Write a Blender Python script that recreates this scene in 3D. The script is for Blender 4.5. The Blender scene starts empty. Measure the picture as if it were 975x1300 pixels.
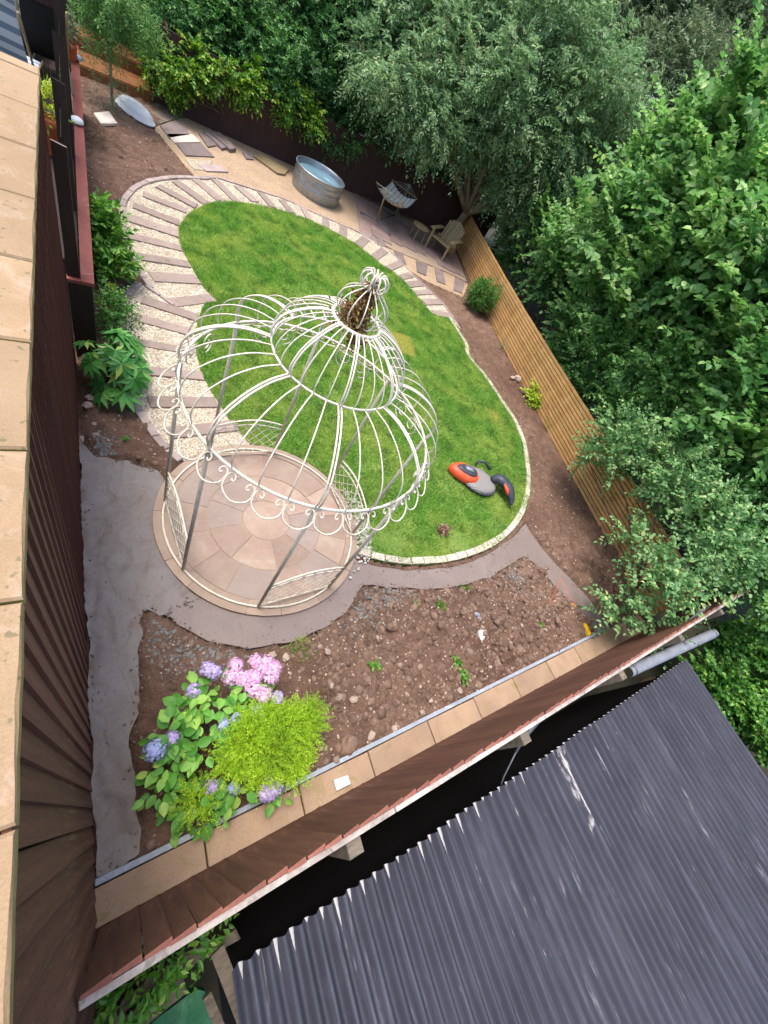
import bpy, math, random
import numpy as np
from mathutils import Matrix, Vector
from mathutils.geometry import delaunay_2d_cdt

scene = bpy.context.scene
col = scene.collection
R_ = math.radians

# ---------------------------------------------------------------- camera
H = 4.6                                   # eye height in metres
F = 505.0                                 # focal length in photo pixels (975 x 1300)
CX, CY = 487.5, 650.0
def _camera_rotation():
    d = np.array([171 - CX, -(1030 - CY), -F]); d /= np.linalg.norm(d)
    up = -d; fw = np.array([0, 0, -1.0])
    y = fw - fw.dot(up) * up; y /= np.linalg.norm(y)
    x = np.cross(y, up)
    a = R_(53.6); c, s = math.cos(a), math.sin(a)
    return np.array([[c, s, 0], [-s, c, 0], [0, 0, 1.0]]) @ np.array([x, y, up])
CR = _camera_rotation()
cam_data = bpy.data.cameras.new('camera')
cam = bpy.data.objects.new('camera', cam_data); col.objects.link(cam)
cam_data.sensor_fit = 'VERTICAL'; cam_data.sensor_height = 24.0; cam_data.sensor_width = 18.0
cam_data.lens = F / 1300.0 * 24.0
cam_data.clip_start = 0.02; cam_data.clip_end = 600
m4 = Matrix([list(CR[i]) + [0] for i in range(3)] + [[0, 0, 0, 1]])
m4.translation = (0, 0, H)
cam.matrix_world = m4
scene.camera = cam

# ---------------------------------------------------------------- light
SUN_EL, SUN_AZ = 74.0, 140.0              # azimuth: direction towards the sun, from +X to +Y
world = bpy.data.worlds.new('World'); scene.world = world; world.use_nodes = True
wn = world.node_tree.nodes; wl = world.node_tree.links
bg = wn['Background']
sky = wn.new('ShaderNodeTexSky'); sky.sky_type = 'NISHITA'; sky.sun_disc = False
sky.sun_elevation = R_(SUN_EL); sky.sun_rotation = R_(90 - SUN_AZ)
sky.air_density = 0.8; sky.dust_density = 3.5; sky.ozone_density = 0.6
wl.new(sky.outputs['Color'], bg.inputs['Color']); bg.inputs['Strength'].default_value = 0.15
sun_data = bpy.data.lights.new('sun', 'SUN'); sun_data.energy = 1.0; sun_data.angle = R_(20)
sun_data.color = (1.0, 0.97, 0.93)
sun = bpy.data.objects.new('sun', sun_data); col.objects.link(sun)
sd = Vector((math.cos(R_(SUN_EL)) * math.cos(R_(SUN_AZ)), math.cos(R_(SUN_EL)) * math.sin(R_(SUN_AZ)), math.sin(R_(SUN_EL))))
sun.rotation_euler = sd.to_track_quat('Z', 'Y').to_euler(); sun.location = (4, 6, 20)
vs = scene.view_settings
vs.view_transform = 'Standard'; vs.look = 'None'; vs.gamma = 1.0; vs.use_curve_mapping = False
vs.exposure = 1.5
scene.render.engine = 'CYCLES'

# ---------------------------------------------------------------- pixel -> place
def ray(px, py): return CR @ np.array([px - CX, -(py - CY), -F])
def P(px, py, h=0.0):
    v = ray(px, py); t = (h - H) / v[2]; return np.array([v[0] * t, v[1] * t, h])
def P2(px, py, h=0.0): return P(px, py, h)[:2]
def ON(px, py, axis, val):
    v = ray(px, py); t = (val - (0, 0, H)[axis]) / v[axis]; return v * t + np.array([0, 0, H])
def PL(pts, h=0.0): return np.array([P2(x, y, h) for x, y in pts])

# ---------------------------------------------------------------- scene helpers
def tag(o, label=None, cat=None, group=None, kind=None):
    if label: o['label'] = label
    if cat: o['category'] = cat
    if group: o['group'] = group
    if kind: o['kind'] = kind
    return o
def empty(name, loc, label=None, cat=None, group=None, kind=None, rz=0.0):
    o = bpy.data.objects.new(name, None); col.objects.link(o)
    o.location = Vector([float(v) for v in loc]); o.rotation_euler = (0, 0, rz); o.empty_display_size = 0.1
    return tag(o, label, cat, group, kind)
def base_matrix(o):
    m = Matrix.LocRotScale(o.location, o.rotation_euler, o.scale)
    if o.parent: m = base_matrix(o.parent) @ o.matrix_parent_inverse @ m
    return m
def put(name, mesh, mat=None, parent=None, local=False):
    """link a mesh; its vertices are in world space unless local=True"""
    o = bpy.data.objects.new(name, mesh); col.objects.link(o)
    if mat and not mesh.materials: mesh.materials.append(mat)
    if parent:
        o.parent = parent
        if not local: o.matrix_parent_inverse = base_matrix(parent).inverted()
    return o

class MB:
    """collects vertices and faces for ONE mesh"""
    def __init__(s): s.v = []; s.f = []
    def add(s, v, f):
        n = len(s.v); s.v += [tuple(map(float, p)) for p in v]; s.f += [tuple(n + i for i in q) for q in f]; return s
    def box(s, c, size, rz=0.0, tilt=None):
        hx, hy, hz = [x / 2 for x in size]; ca, sa = math.cos(rz), math.sin(rz)
        v = []
        for x, y, z in [(-1, -1, -1), (1, -1, -1), (1, 1, -1), (-1, 1, -1), (-1, -1, 1), (1, -1, 1), (1, 1, 1), (-1, 1, 1)]:
            p = Vector((x * hx, y * hy, z * hz))
            if tilt: p = tilt @ p
            v.append((c[0] + p.x * ca - p.y * sa, c[1] + p.x * sa + p.y * ca, c[2] + p.z))
        return s.add(v, [(0, 3, 2, 1), (4, 5, 6, 7), (0, 1, 5, 4), (1, 2, 6, 5), (2, 3, 7, 6), (3, 0, 4, 7)])
    def prism(s, poly, z0, z1, cham=0.0):
        """vertical prism over a polygon; z0/z1 numbers or per-vertex; chamfered upper edge"""
        poly = [np.array(p, float) for p in poly]; n = len(poly)
        ar = sum(poly[i][0] * poly[(i + 1) % n][1] - poly[(i + 1) % n][0] * poly[i][1] for i in range(n))
        if ar < 0: poly = poly[::-1]
        c = sum(poly) / n
        v = [(p[0], p[1], z0) for p in poly] + [(p[0], p[1], z1 - cham) for p in poly]
        f = [tuple(range(n))[::-1]] + [(i, (i + 1) % n, n + (i + 1) % n, n + i) for i in range(n)]
        if cham > 0:
            v += [((p + (c - p) * min(.4, cham / max(np.linalg.norm(c - p), 1e-3)))[0], (p + (c - p) * min(.4, cham / max(np.linalg.norm(c - p), 1e-3)))[1], z1) for p in poly]
            f += [(n + i, n + (i + 1) % n, 2 * n + (i + 1) % n, 2 * n + i) for i in range(n)] + [tuple(2 * n + i for i in range(n))]
        else: f += [tuple(n + i for i in range(n))]
        return s.add(v, f)
    def tube(s, pts, r, sides=6, closed=False, caps=True):
        pts = [Vector([float(a) for a in p]) for p in pts]; n = len(pts)
        rr = r if hasattr(r, '__len__') else [r] * n
        v = []; prev = None
        for i, p in enumerate(pts):
            a = pts[(i - 1) % n] if (closed or i > 0) else p
            b = pts[(i + 1) % n] if (closed or i < n - 1) else p
            t = (b - a)
            t = t.normalized() if t.length > 1e-9 else Vector((0, 0, 1))
            if prev is None:
                ref = Vector((0, 0, 1)) if abs(t.z) < .9 else Vector((1, 0, 0))
                u = t.cross(ref).normalized()
            else:
                u = prev - t * prev.dot(t); u = u.normalized() if u.length > 1e-6 else t.orthogonal().normalized()
            prev = u; w = t.cross(u)
            for k in range(sides):
                an = 2 * math.pi * k / sides
                v.append(p + (u * math.cos(an) + w * math.sin(an)) * rr[i])
        f = []
        m = n if closed else n - 1
        for i in range(m):
            for k in range(sides):
                a = i * sides + k; b = i * sides + (k + 1) % sides; j = (i + 1) % n
                f.append((a, b, j * sides + (k + 1) % sides, j * sides + k))
        if caps and not closed:
            f.append(tuple(range(sides))[::-1]); f.append(tuple((n - 1) * sides + k for k in range(sides)))
        return s.add(v, f)
    def lathe(s, prof, c=(0, 0, 0), seg=24, a0=0.0, a1=2 * math.pi):
        full = abs(a1 - a0 - 2 * math.pi) < 1e-6; n = seg if full else seg + 1
        v = [(c[0] + r * math.cos(a0 + (a1 - a0) * k / seg), c[1] + r * math.sin(a0 + (a1 - a0) * k / seg), c[2] + z) for r, z in prof for k in range(n)]
        f = []
        for i in range(len(prof) - 1):
            for k in range(seg):
                k2 = (k + 1) % n
                f.append((i * n + k, i * n + k2, (i + 1) * n + k2, (i + 1) * n + k))
        return s.add(v, f)
    def mesh(s, name, smooth=False):
        me = bpy.data.meshes.new(name); me.from_pydata(s.v, [], s.f); me.update()
        if smooth: me.polygons.foreach_set('use_smooth', [True] * len(me.polygons))
        return me
    def put(s, name, mat, parent=None, smooth=False): return put(name, s.mesh(name, smooth), mat, parent)

def tri_mesh(name, V, T, smooth=False):
    """fast mesh from numpy arrays: V (n,3), T (m,3) triangles"""
    me = bpy.data.meshes.new(name)
    me.vertices.add(len(V)); me.vertices.foreach_set('co', np.ascontiguousarray(V, dtype=np.float32).ravel())
    me.loops.add(len(T) * 3); me.loops.foreach_set('vertex_index', np.ascontiguousarray(T, dtype=np.int32).ravel())
    me.polygons.add(len(T)); me.polygons.foreach_set('loop_start', np.arange(0, len(T) * 3, 3, dtype=np.int32))
    me.update(calc_edges=True)
    if smooth: me.polygons.foreach_set('use_smooth', [True] * len(me.polygons))
    return me

def smooth_line(pts, n=8, closed=False):
    pts = [np.array(p, float) for p in pts]; m = len(pts); out = []
    for i in range(m if closed else m - 1):
        p0 = pts[(i - 1) % m] if (closed or i > 0) else 2 * pts[0] - pts[1]
        p1 = pts[i]; p2 = pts[(i + 1) % m]
        p3 = pts[(i + 2) % m] if (closed or i + 2 < m) else 2 * pts[-1] - pts[-2]
        for k in range(n):
            t = k / n
            out.append(.5 * (2 * p1 + (p2 - p0) * t + (2 * p0 - 5 * p1 + 4 * p2 - p3) * t * t + (3 * p1 - p0 - 3 * p2 + p3) * t ** 3))
    if not closed: out.append(pts[-1])
    return np.array(out)
def resample(line, step):
    line = np.asarray(line, float); d = np.r_[0, np.cumsum(np.linalg.norm(np.diff(line, axis=0), axis=1))]
    n = max(2, int(round(d[-1] / step)) + 1); s = np.linspace(0, d[-1], n)
    return np.stack([np.interp(s, d, line[:, k]) for k in range(line.shape[1])], 1)
def inside(poly, X, Y):
    poly = np.asarray(poly); r = np.zeros(X.shape, bool); n = len(poly)
    for i in range(n):
        x1, y1 = poly[i]; x2, y2 = poly[(i + 1) % n]
        if y1 == y2: continue
        c = ((y1 > Y) != (y2 > Y)) & (X < (x2 - x1) * (Y - y1) / (y2 - y1) + x1); r ^= c
    return r
def vnoise(X, Y, s, seed=0):
    X = X * s; Y = Y * s; xi = np.floor(X).astype(np.int64); yi = np.floor(Y).astype(np.int64)
    fx = X - xi; fy = Y - yi; fx = fx * fx * (3 - 2 * fx); fy = fy * fy * (3 - 2 * fy)
    def h(a, b):
        n = (a * 374761393 + b * 668265263 + seed * 1442695041) & 0xffffffff
        n = ((n ^ (n >> 13)) * 1274126177) & 0xffffffff; return ((n ^ (n >> 16)) & 0xffff) / 65535.0
    return (h(xi, yi) * (1 - fx) + h(xi + 1, yi) * fx) * (1 - fy) + (h(xi, yi + 1) * (1 - fx) + h(xi + 1, yi + 1) * fx) * fy
def fbm(X, Y, s, o=4, seed=0):
    r = 0; a = .5
    for k in range(o): r = r + a * vnoise(X, Y, s * 2 ** k, seed + k); a *= .5
    return r
def sheet(outline, spacing, zf, skirt=0.06, wob=0.0, seed=1):
    """triangulated sheet inside an outline with relief and a skirt; returns V, T"""
    ol = resample(np.vstack([outline, outline[:1]]), spacing)[:-1]
    if wob:
        ol = ol + np.stack([fbm(ol[:, 0], ol[:, 1], 4, 3, seed) - .47, fbm(ol[:, 0], ol[:, 1], 4, 3, seed + 9) - .47], 1) * wob
    x0, y0 = ol.min(0); x1, y1 = ol.max(0); rng = np.random.default_rng(seed)
    gx, gy = np.meshgrid(np.arange(x0, x1, spacing), np.arange(y0, y1, spacing))
    gx = gx.ravel() + rng.uniform(-.3, .3, gx.size) * spacing; gy = gy.ravel() + rng.uniform(-.3, .3, gy.size) * spacing
    k = inside(ol, gx, gy); pts = np.vstack([ol, np.stack([gx[k], gy[k]], 1)]); n = len(ol)
    vo, _, fo, _, _, _ = delaunay_2d_cdt([Vector(p) for p in pts], [(i, (i + 1) % n) for i in range(n)], [list(range(n))], 1, 1e-5)
    V = np.array([(v.x, v.y) for v in vo]); T = np.array([f for f in fo if len(f) == 3])
    Z = zf(V[:, 0], V[:, 1]); V3 = np.c_[V, Z]
    a = V[T[:, 1]] - V[T[:, 0]]; b = V[T[:, 2]] - V[T[:, 0]]; fl = a[:, 0] * b[:, 1] - a[:, 1] * b[:, 0] < 0
    T[fl] = T[fl][:, ::-1]
    zr = zf(ol[:, 0], ol[:, 1]); m = len(V3)
    V3 = np.vstack([V3, np.c_[ol, zr], np.c_[ol, zr - skirt]])
    i = np.arange(n); j = (i + 1) % n
    T = np.vstack([T, np.c_[m + i, m + n + i, m + n + j], np.c_[m + i, m + n + j, m + j]])
    return V3, T

# ---------------------------------------------------------------- materials
def lin(h):
    if isinstance(h, str):
        h = h.lstrip('#'); h = [int(h[i:i + 2], 16) / 255 for i in (0, 2, 4)]
    return tuple(((x / 12.92) if x <= .04045 else ((x + .055) / 1.055) ** 2.4) for x in h) + (1.0,)
def new_mat(name):
    m = bpy.data.materials.new(name); m.use_nodes = True
    nt = m.node_tree; return m, nt, nt.nodes['Principled BSDF'], nt.nodes, nt.links
def noise_node(nt, scale, detail=4, rough=.6, vec=None, dist=0.0):
    n = nt.nodes.new('ShaderNodeTexNoise'); n.inputs['Scale'].default_value = scale
    n.inputs['Detail'].default_value = detail; n.inputs['Roughness'].default_value = rough; n.inputs['Distortion'].default_value = dist
    if vec: nt.links.new(vec, n.inputs['Vector'])
    return n
def mixc(nt, fac, a, b, blend='MIX'):
    n = nt.nodes.new('ShaderNodeMix'); n.data_type = 'RGBA'; n.blend_type = blend
    if hasattr(fac, 'links'): nt.links.new(fac, n.inputs[0])
    else: n.inputs[0].default_value = fac
    for s, v in ((n.inputs[6], a), (n.inputs[7], b)):
        if hasattr(v, 'links'): nt.links.new(v, s)
        else: s.default_value = v
    return n.outputs[2]
def ramp(nt, src, stops):
    r = nt.nodes.new('ShaderNodeValToRGB'); e = r.color_ramp.elements
    while len(e) < len(stops): e.new(0.5)
    for k, (p, c) in enumerate(stops): e[k].position = p; e[k].color = c if len(c) == 4 else (*c, 1)
    nt.links.new(src, r.inputs[0]); return r.outputs[0]
BW = lambda a, b: [(a, (0, 0, 0, 1)), (b, (1, 1, 1, 1))]
def coords(nt, scale=(1, 1, 1), kind='Object'):
    t = nt.nodes.new('ShaderNodeTexCoord'); mp = nt.nodes.new('ShaderNodeMapping'); mp.inputs['Scale'].default_value = scale
    nt.links.new(t.outputs[kind], mp.inputs['Vector']); return mp.outputs[0]
def bump(nt, b, src, strength, dist):
    n = nt.nodes.new('ShaderNodeBump'); n.inputs['Strength'].default_value = strength; n.inputs['Distance'].default_value = dist
    nt.links.new(src, n.inputs['Height']); nt.links.new(n.outputs[0], b.inputs['Normal']); return n
def objrand(nt, lo, hi, island=False):
    if island: n = nt.nodes.new('ShaderNodeNewGeometry'); o = n.outputs['Random Per Island']
    else: n = nt.nodes.new('ShaderNodeObjectInfo'); o = n.outputs['Random']
    mr = nt.nodes.new('ShaderNodeMapRange'); mr.inputs['To Min'].default_value = lo; mr.inputs['To Max'].default_value = hi
    nt.links.new(o, mr.inputs['Value']); return mr.outputs[0]
def hsv(nt, colr, val=None, hue=None, sat=None):
    n = nt.nodes.new('ShaderNodeHueSaturation')
    nt.links.new(colr, n.inputs['Color'])
    for k, v in (('Value', val), ('Hue', hue), ('Saturation', sat)):
        if v is None: continue
        if hasattr(v, 'links'): nt.links.new(v, n.inputs[k])
        else: n.inputs[k].default_value = v
    return n.outputs[0]
def pmat(name, c1, c2, scale=4, c3=None, fine=60, rough=.75, bmp=.4, bdist=.006, bscale=40, var=.12, island=False, spec=.3, stretch=(1, 1, 1), metallic=0.0, speck=None):
    """two-tone mottled surface with fine grain, bump and piece-to-piece variation"""
    m, nt, b, N, L = new_mat(name)
    v = coords(nt, stretch); n1 = noise_node(nt, scale, 6, .65, v, .4)
    colr = mixc(nt, ramp(nt, n1.outputs[0], BW(.35, .65)), lin(c1), lin(c2))
    n2 = noise_node(nt, fine, 3, .7, v)
    if c3: colr = mixc(nt, ramp(nt, noise_node(nt, scale * 2.3, 5, .7, v, 1.0).outputs[0], BW(.55, .72)), colr, lin(c3))
    colr = mixc(nt, .35, colr, ramp(nt, n2.outputs[0], [(.3, (.55, .55, .55)), (.7, (1.3, 1.3, 1.3))]), 'MULTIPLY')
    if speck:
        n4 = noise_node(nt, speck[1], 2, .5, v); colr = mixc(nt, ramp(nt, n4.outputs[0], BW(speck[2], speck[2] + .05)), colr, lin(speck[0]))
    if var: colr = hsv(nt, colr, val=objrand(nt, 1 - var, 1 + var, island))
    L.new(colr, b.inputs['Base Color']); b.inputs['Roughness'].default_value = rough
    b.inputs['Specular IOR Level'].default_value = spec; b.inputs['Metallic'].default_value = metallic
    if bmp:
        n3 = noise_node(nt, bscale, 5, .65, v)
        bump(nt, b, n3.outputs[0], bmp, bdist)
    return m
def leafmat(name, stops, rough=.45, trans=.3, patch=None, pscale=.8, spec=.35, patch2=None):
    """foliage: per-leaf colour from the ramp, slight translucency"""
    m, nt, b, N, L = new_mat(name)
    g = N.new('ShaderNodeNewGeometry')
    colr = ramp(nt, g.outputs['Random Per Island'], [(p, lin(c)) for p, c in stops])
    if patch:
        v = coords(nt); n = noise_node(nt, pscale, 3, .5, v)
        colr = mixc(nt, ramp(nt, n.outputs[0], BW(.42, .62)), colr, mixc(nt, .65, colr, lin(patch)))
    if patch2:
        colr = mixc(nt, ramp(nt, noise_node(nt, pscale * 2.7, 4, .6, coords(nt), .5).outputs[0], BW(.48, .66)), colr, mixc(nt, .75, colr, lin(patch2)))
    L.new(colr, b.inputs['Base Color']); b.inputs['Roughness'].default_value = rough; b.inputs['Specular IOR Level'].default_value = spec
    tr = N.new('ShaderNodeBsdfTranslucent'); L.new(hsv(nt, colr, val=1.25, sat=1.1), tr.inputs['Color'])
    mx = N.new('ShaderNodeMixShader'); mx.inputs[0].default_value = trans
    L.new(b.outputs[0], mx.inputs[1]); L.new(tr.outputs[0], mx.inputs[2]); L.new(mx.outputs[0], N['Material Output'].inputs['Surface'])
    return m

M = {}
M['board'] = pmat('brown_stained_board', '#77503f', '#5e3e33', 2.2, '#876552', fine=60, rough=.7, bmp=.5, bscale=30, stretch=(6, 6, .6), var=.16, speck=('#97897e', 50, .68))
M['board_far'] = pmat('dark_fence_board', '#4a342d', '#3c2a25', 2, fine=60, rough=.85, stretch=(5, 5, .5), var=.1)
M['board_top'] = pmat('board_end_grain', '#8d5c4d', '#794c3f', 8, rough=.8, var=.15)
M['white_rail'] = pmat('weathered_pale_rail', '#b9b1a8', '#978d84', 5, '#6f675d', rough=.8)
M['coping'] = pmat('buff_sandstone_coping', '#9c8465', '#90785a', 1.6, '#a59079', fine=140, rough=.8, speck=('#75694f', 22, .66), bmp=.35, bscale=14, bdist=.01, var=.09)
M['coping_edge'] = pmat('coping_mossy_edge', '#a59a62', '#8b8350', 6, rough=.9)
M['slab'] = pmat('stained_buff_slab', '#a38a71', '#927a66', 2.2, '#857849', fine=90, rough=.85, bmp=.4, bscale=20, var=.12)
M['sandstone'] = pmat('pink_buff_sandstone', '#a69280', '#977f70', 2.0, '#a89a8a', fine=110, rough=.75, bmp=.3, bscale=18, var=.2)
M['sandstone_grey'] = pmat('grey_sandstone', '#9b8b80', '#8f7e74', 2.0, '#a18e80', fine=110, rough=.75, bmp=.3, bscale=18, var=.12)
M['sandstone_edge'] = pmat('buff_sandstone_edging', '#a08d7b', '#94806f', 3.0, '#8a7767', fine=110, rough=.75, bmp=.3, bscale=18, var=.15)
M['joint'] = pmat('paving_joint_mortar', '#a08d79', '#937f6c', 9, rough=.9)
M['sett'] = pmat('pale_granite_sett', '#cfc4b7', '#bdb0a3', 5, '#a0938a', fine=80, rough=.85, bmp=.5, bscale=40, var=.14)
M['kerb'] = pmat('mauve_grey_kerb_block', '#a4958f', '#94847e', 4, '#b1a299', fine=80, rough=.85, bmp=.5, bscale=30, var=.12)
M['sleeper'] = pmat('grey_brown_sleeper', '#97877d', '#8a7a70', 3, '#75675f', fine=70, rough=.85, bmp=.6, bscale=25, var=.15)
M['patio'] = pmat('pinkish_patio_slab', '#937c72', '#85706a', 1.8, '#a18d7c', fine=90, rough=.8, bmp=.35, bscale=16, var=.14)
M['slate'] = pmat('mauve_slate', '#837570', '#6d615e', 4, rough=.8, var=.15)
M['steel'] = pmat('galvanised_steel', '#a9b0b3', '#93999c', 6, '#bcc1c3', rough=.38, bmp=.08, metallic=.75, var=0)
M['dark_steel'] = pmat('dark_grey_metal', '#66676c', '#55565b', 6, rough=.45, metallic=.4, bmp=.1, var=0)
M['white_paint'] = pmat('cream_painted_iron', '#e4ddca', '#d5ccb7', 9, '#a8946f', fine=150, rough=.55, bmp=.3, bscale=90, bdist=.002, var=.05)
M['post_paint'] = pmat('worn_grey_cream_iron', '#c2baa9', '#aea596', 9, '#948776', fine=150, rough=.6, bmp=.2, var=.08)
M['pale_wood'] = pmat('weathered_silver_teak', '#94825f', '#7f6f51', 4, '#6c5e43', rough=.8, stretch=(3, 3, 3), var=.12)
M['cedar'] = pmat('golden_cedar_slat', '#c79a60', '#b88a52', 3, '#d2ad78', fine=60, rough=.65, stretch=(1, 1, 1), var=.16)
M['cedar_dark'] = pmat('cedar_batten', '#80572c', '#6c4924', 3, rough=.7)
M['orange_wood'] = pmat('orange_brown_decking', '#80532f', '#704727', 3, rough=.65, var=.12)
M['red_wood'] = pmat('red_brown_painted_plank', '#8a4c40', '#7b4238', 2.5, '#9a6055', fine=70, rough=.6, var=.08)
M['dark_post'] = pmat('dark_brown_post', '#33241f', '#2a1d1a', 3, rough=.55, stretch=(4, 4, .6), var=.12)
M['post_top'] = pmat('pale_post_end', '#786460', '#66534f', 8, rough=.7)
M['bark'] = pmat('grey_brown_bark', '#6d5a46', '#4f4032', 6, rough=.9, stretch=(2, 2, .5), bmp=.8, var=.1)
M['bark_pale'] = pmat('pale_bark', '#8f7f69', '#76674f', 6, rough=.9, stretch=(2, 2, .5), bmp=.8, var=.1)
M['twig'] = pmat('twig', '#7d6a48', '#5e4f36', 6, rough=.9, bmp=0, var=.15)
M['terracotta'] = pmat('terracotta', '#a75632', '#944828', 6, rough=.8, var=.1)
M['white_plastic'] = pmat('white_plastic', '#e6e6e4', '#d8d8d6', 4, rough=.5, bmp=.05, var=0)
M['old_wood'] = pmat('grey_weathered_plank', '#7d7263', '#5f564a', 3, '#8d8474', fine=60, rough=.9, stretch=(1, 6, 6), bmp=.7, var=.15)
M['black'] = pmat('black_timber', '#161414', '#0f0e0e', 4, rough=.85, var=0, bmp=.3)  # on the shed and retaining walls this near-black paints the gap's shade
M['charcoal'] = pmat('charcoal_plastic', '#3d424a', '#343840', 6, rough=.4, bmp=.05, var=0)
M['orange_plastic'] = pmat('orange_plastic', '#dd5b38', '#cf4f2e', 6, rough=.35, bmp=.05, var=0)
M['yellow_plastic'] = pmat('yellow_plastic', '#d8ae2a', '#c99d22', 6, rough=.4, bmp=0, var=0)
M['green_tarp'] = pmat('green_tarpaulin', '#1f6b45', '#195a3a', 3, '#2c7d53', rough=.5, bmp=.6, bscale=7, bdist=.02, var=0)
M['stone'] = pmat('pale_pebble_stone', '#b5a493', '#98877a', 9, '#cabfb0', rough=.85, var=.22, island=True)
M['pebble'] = pmat('cream_gravel', '#cfc4b0', '#b7a994', 4, rough=.8, bmp=0, var=.33, island=True)
M['pebble_white'] = pmat('white_limestone_chip', '#cfc9c2', '#aaa39c', 4, rough=.8, bmp=0, var=.25, island=True)
M['blue_stone'] = pmat('blue_grey_aggregate', '#7d7b75', '#696864', 4, rough=.85, bmp=0, var=.28, island=True)
M['clod'] = pmat('soil_clod', '#7b6657', '#665145', 9, rough=.95, var=.3, island=True)
M['pipe'] = pmat('grey_plastic_pipe', '#8b8f97', '#7b7f87', 5, '#a5a8ad', rough=.4, bmp=.1, var=0)
M['edge_strip'] = pmat('grey_blue_edging', '#9ba3ad', '#8a929c', 3, '#b3b8bf', rough=.6, var=0)
M['rock'] = pmat('soil_stone', '#a69585', '#8b7a6d', 9, '#b9ab9b', rough=.9, var=.3)
M['rope'] = pmat('grey_hammock_cloth', '#b3b5b6', '#9fa1a3', 8, rough=.9, var=0)

# soil ------------------------------------------------------------
def soil_material():
    m, nt, b, N, L = new_mat('brown_garden_soil')
    v = coords(nt)
    n1 = noise_node(nt, .55, 5, .6, v); n2 = noise_node(nt, 5, 6, .7, v, .6); n3 = noise_node(nt, 45, 4, .75, v)
    c = mixc(nt, ramp(nt, n1.outputs[0], BW(.38, .62)), lin('#6e5547'), lin('#886e5e'))
    c = mixc(nt, ramp(nt, n2.outputs[0], BW(.4, .72)), c, lin('#5a463b'))
    c = mixc(nt, .6, c, ramp(nt, n3.outputs[0], [(.3, (.5, .48, .46)), (.72, (1.35, 1.33, 1.3))]), 'MULTIPLY')
    n4 = noise_node(nt, 28, 2, .5, v); c = mixc(nt, ramp(nt, n4.outputs[0], BW(.68, .73)), c, lin('#aa9a89'))
    L.new(c, b.inputs['Base Color']); b.inputs['Roughness'].default_value = .95; b.inputs['Specular IOR Level'].default_value = .15
    mx = N.new('ShaderNodeMath'); mx.operation = 'ADD'; L.new(n3.outputs[0], mx.inputs[0]); L.new(noise_node(nt, 16, 5, .7, v).outputs[0], mx.inputs[1])
    bump(nt, b, mx.outputs[0], .9, .03)
    return m
def mortar_material(name, c1, c2, stain, amount, crease):
    m, nt, b, N, L = new_mat(name)
    v = coords(nt); n1 = noise_node(nt, 1.1, 6, .65, v, 1.2); n2 = noise_node(nt, 2.6, 5, .65, v, 1.6)
    c = mixc(nt, ramp(nt, n1.outputs[0], BW(.38, .62)), lin(c1), lin(c2))
    c = mixc(nt, ramp(nt, n2.outputs[0], BW(.52, .74)), c, mixc(nt, amount, c, lin(stain)))
    c = mixc(nt, .22, c, ramp(nt, noise_node(nt, 34, 4, .7, v).outputs[0], [(.3, (.6, .58, .56)), (.7, (1.25, 1.25, 1.24))]), 'MULTIPLY')
    c = mixc(nt, ramp(nt, noise_node(nt, 26, 2, .5, v).outputs[0], BW(.68, .72)), c, lin('#5f544d'))
    # fine trowel creases
    w = N.new('ShaderNodeTexWave'); w.inputs['Scale'].default_value = .8; w.inputs['Distortion'].default_value = 16; w.inputs['Detail'].default_value = 5; w.inputs['Detail Scale'].default_value = .9
    L.new(v, w.inputs['Vector']); cr = ramp(nt, w.outputs['Fac'], [(.0, (0, 0, 0)), (.05, (1, 1, 1))])
    L.new(c, b.inputs['Base Color']); b.inputs['Specular IOR Level'].default_value = .4
    r = N.new('ShaderNodeMapRange'); L.new(n1.outputs[0], r.inputs['Value']); r.inputs['To Min'].default_value = .42; r.inputs['To Max'].default_value = .75
    L.new(r.outputs[0], b.inputs['Roughness'])
    bn = bump(nt, b, cr, crease, .02)
    b2 = N.new('ShaderNodeBump'); b2.inputs['Strength'].default_value = .55; b2.inputs['Distance'].default_value = .015
    L.new(noise_node(nt, 9, 7, .65, v, .8).outputs[0], b2.inputs['Height']); L.new(b2.outputs[0], bn.inputs['Normal'])
    return m
def gravel_material(name, a, bcol, dark):
    m, nt, b, N, L = new_mat(name)
    v = coords(nt); vo = N.new('ShaderNodeTexVoronoi'); vo.inputs['Scale'].default_value = 55; L.new(v, vo.inputs['Vector'])
    c = mixc(nt, ramp(nt, vo.outputs['Color'], BW(.2, .8)), lin(a), lin(bcol))
    c = mixc(nt, ramp(nt, vo.outputs['Distance'], BW(.45, .8)), c, lin(dark))
    c = mixc(nt, ramp(nt, noise_node(nt, 1.5, 4, .6, v).outputs[0], BW(.45, .7)), c, mixc(nt, .5, c, lin(dark)))
    L.new(c, b.inputs['Base Color']); b.inputs['Roughness'].default_value = .85
    bump(nt, b, vo.outputs['Distance'], .8, -.012); return m
def turf_material():
    m, nt, b, N, L = new_mat('lawn_turf_floor')
    v = coords(nt); n1 = noise_node(nt, .9, 4, .6, v); n2 = noise_node(nt, 30, 4, .7, v)
    c = mixc(nt, ramp(nt, n1.outputs[0], BW(.4, .65)), lin('#587a32'), lin('#788a46'))
    c = mixc(nt, ramp(nt, n2.outputs[0], BW(.5, .75)), c, lin('#4d4a2b'))
    L.new(c, b.inputs['Base Color']); b.inputs['Roughness'].default_value = .95; b.inputs['Specular IOR Level'].default_value = .1
    bump(nt, b, n2.outputs[0], .8, .02); return m
FLUTE = (7.66 - .44) / 63
SPILL_X = float(P(722, 985, .8)[0])
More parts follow.
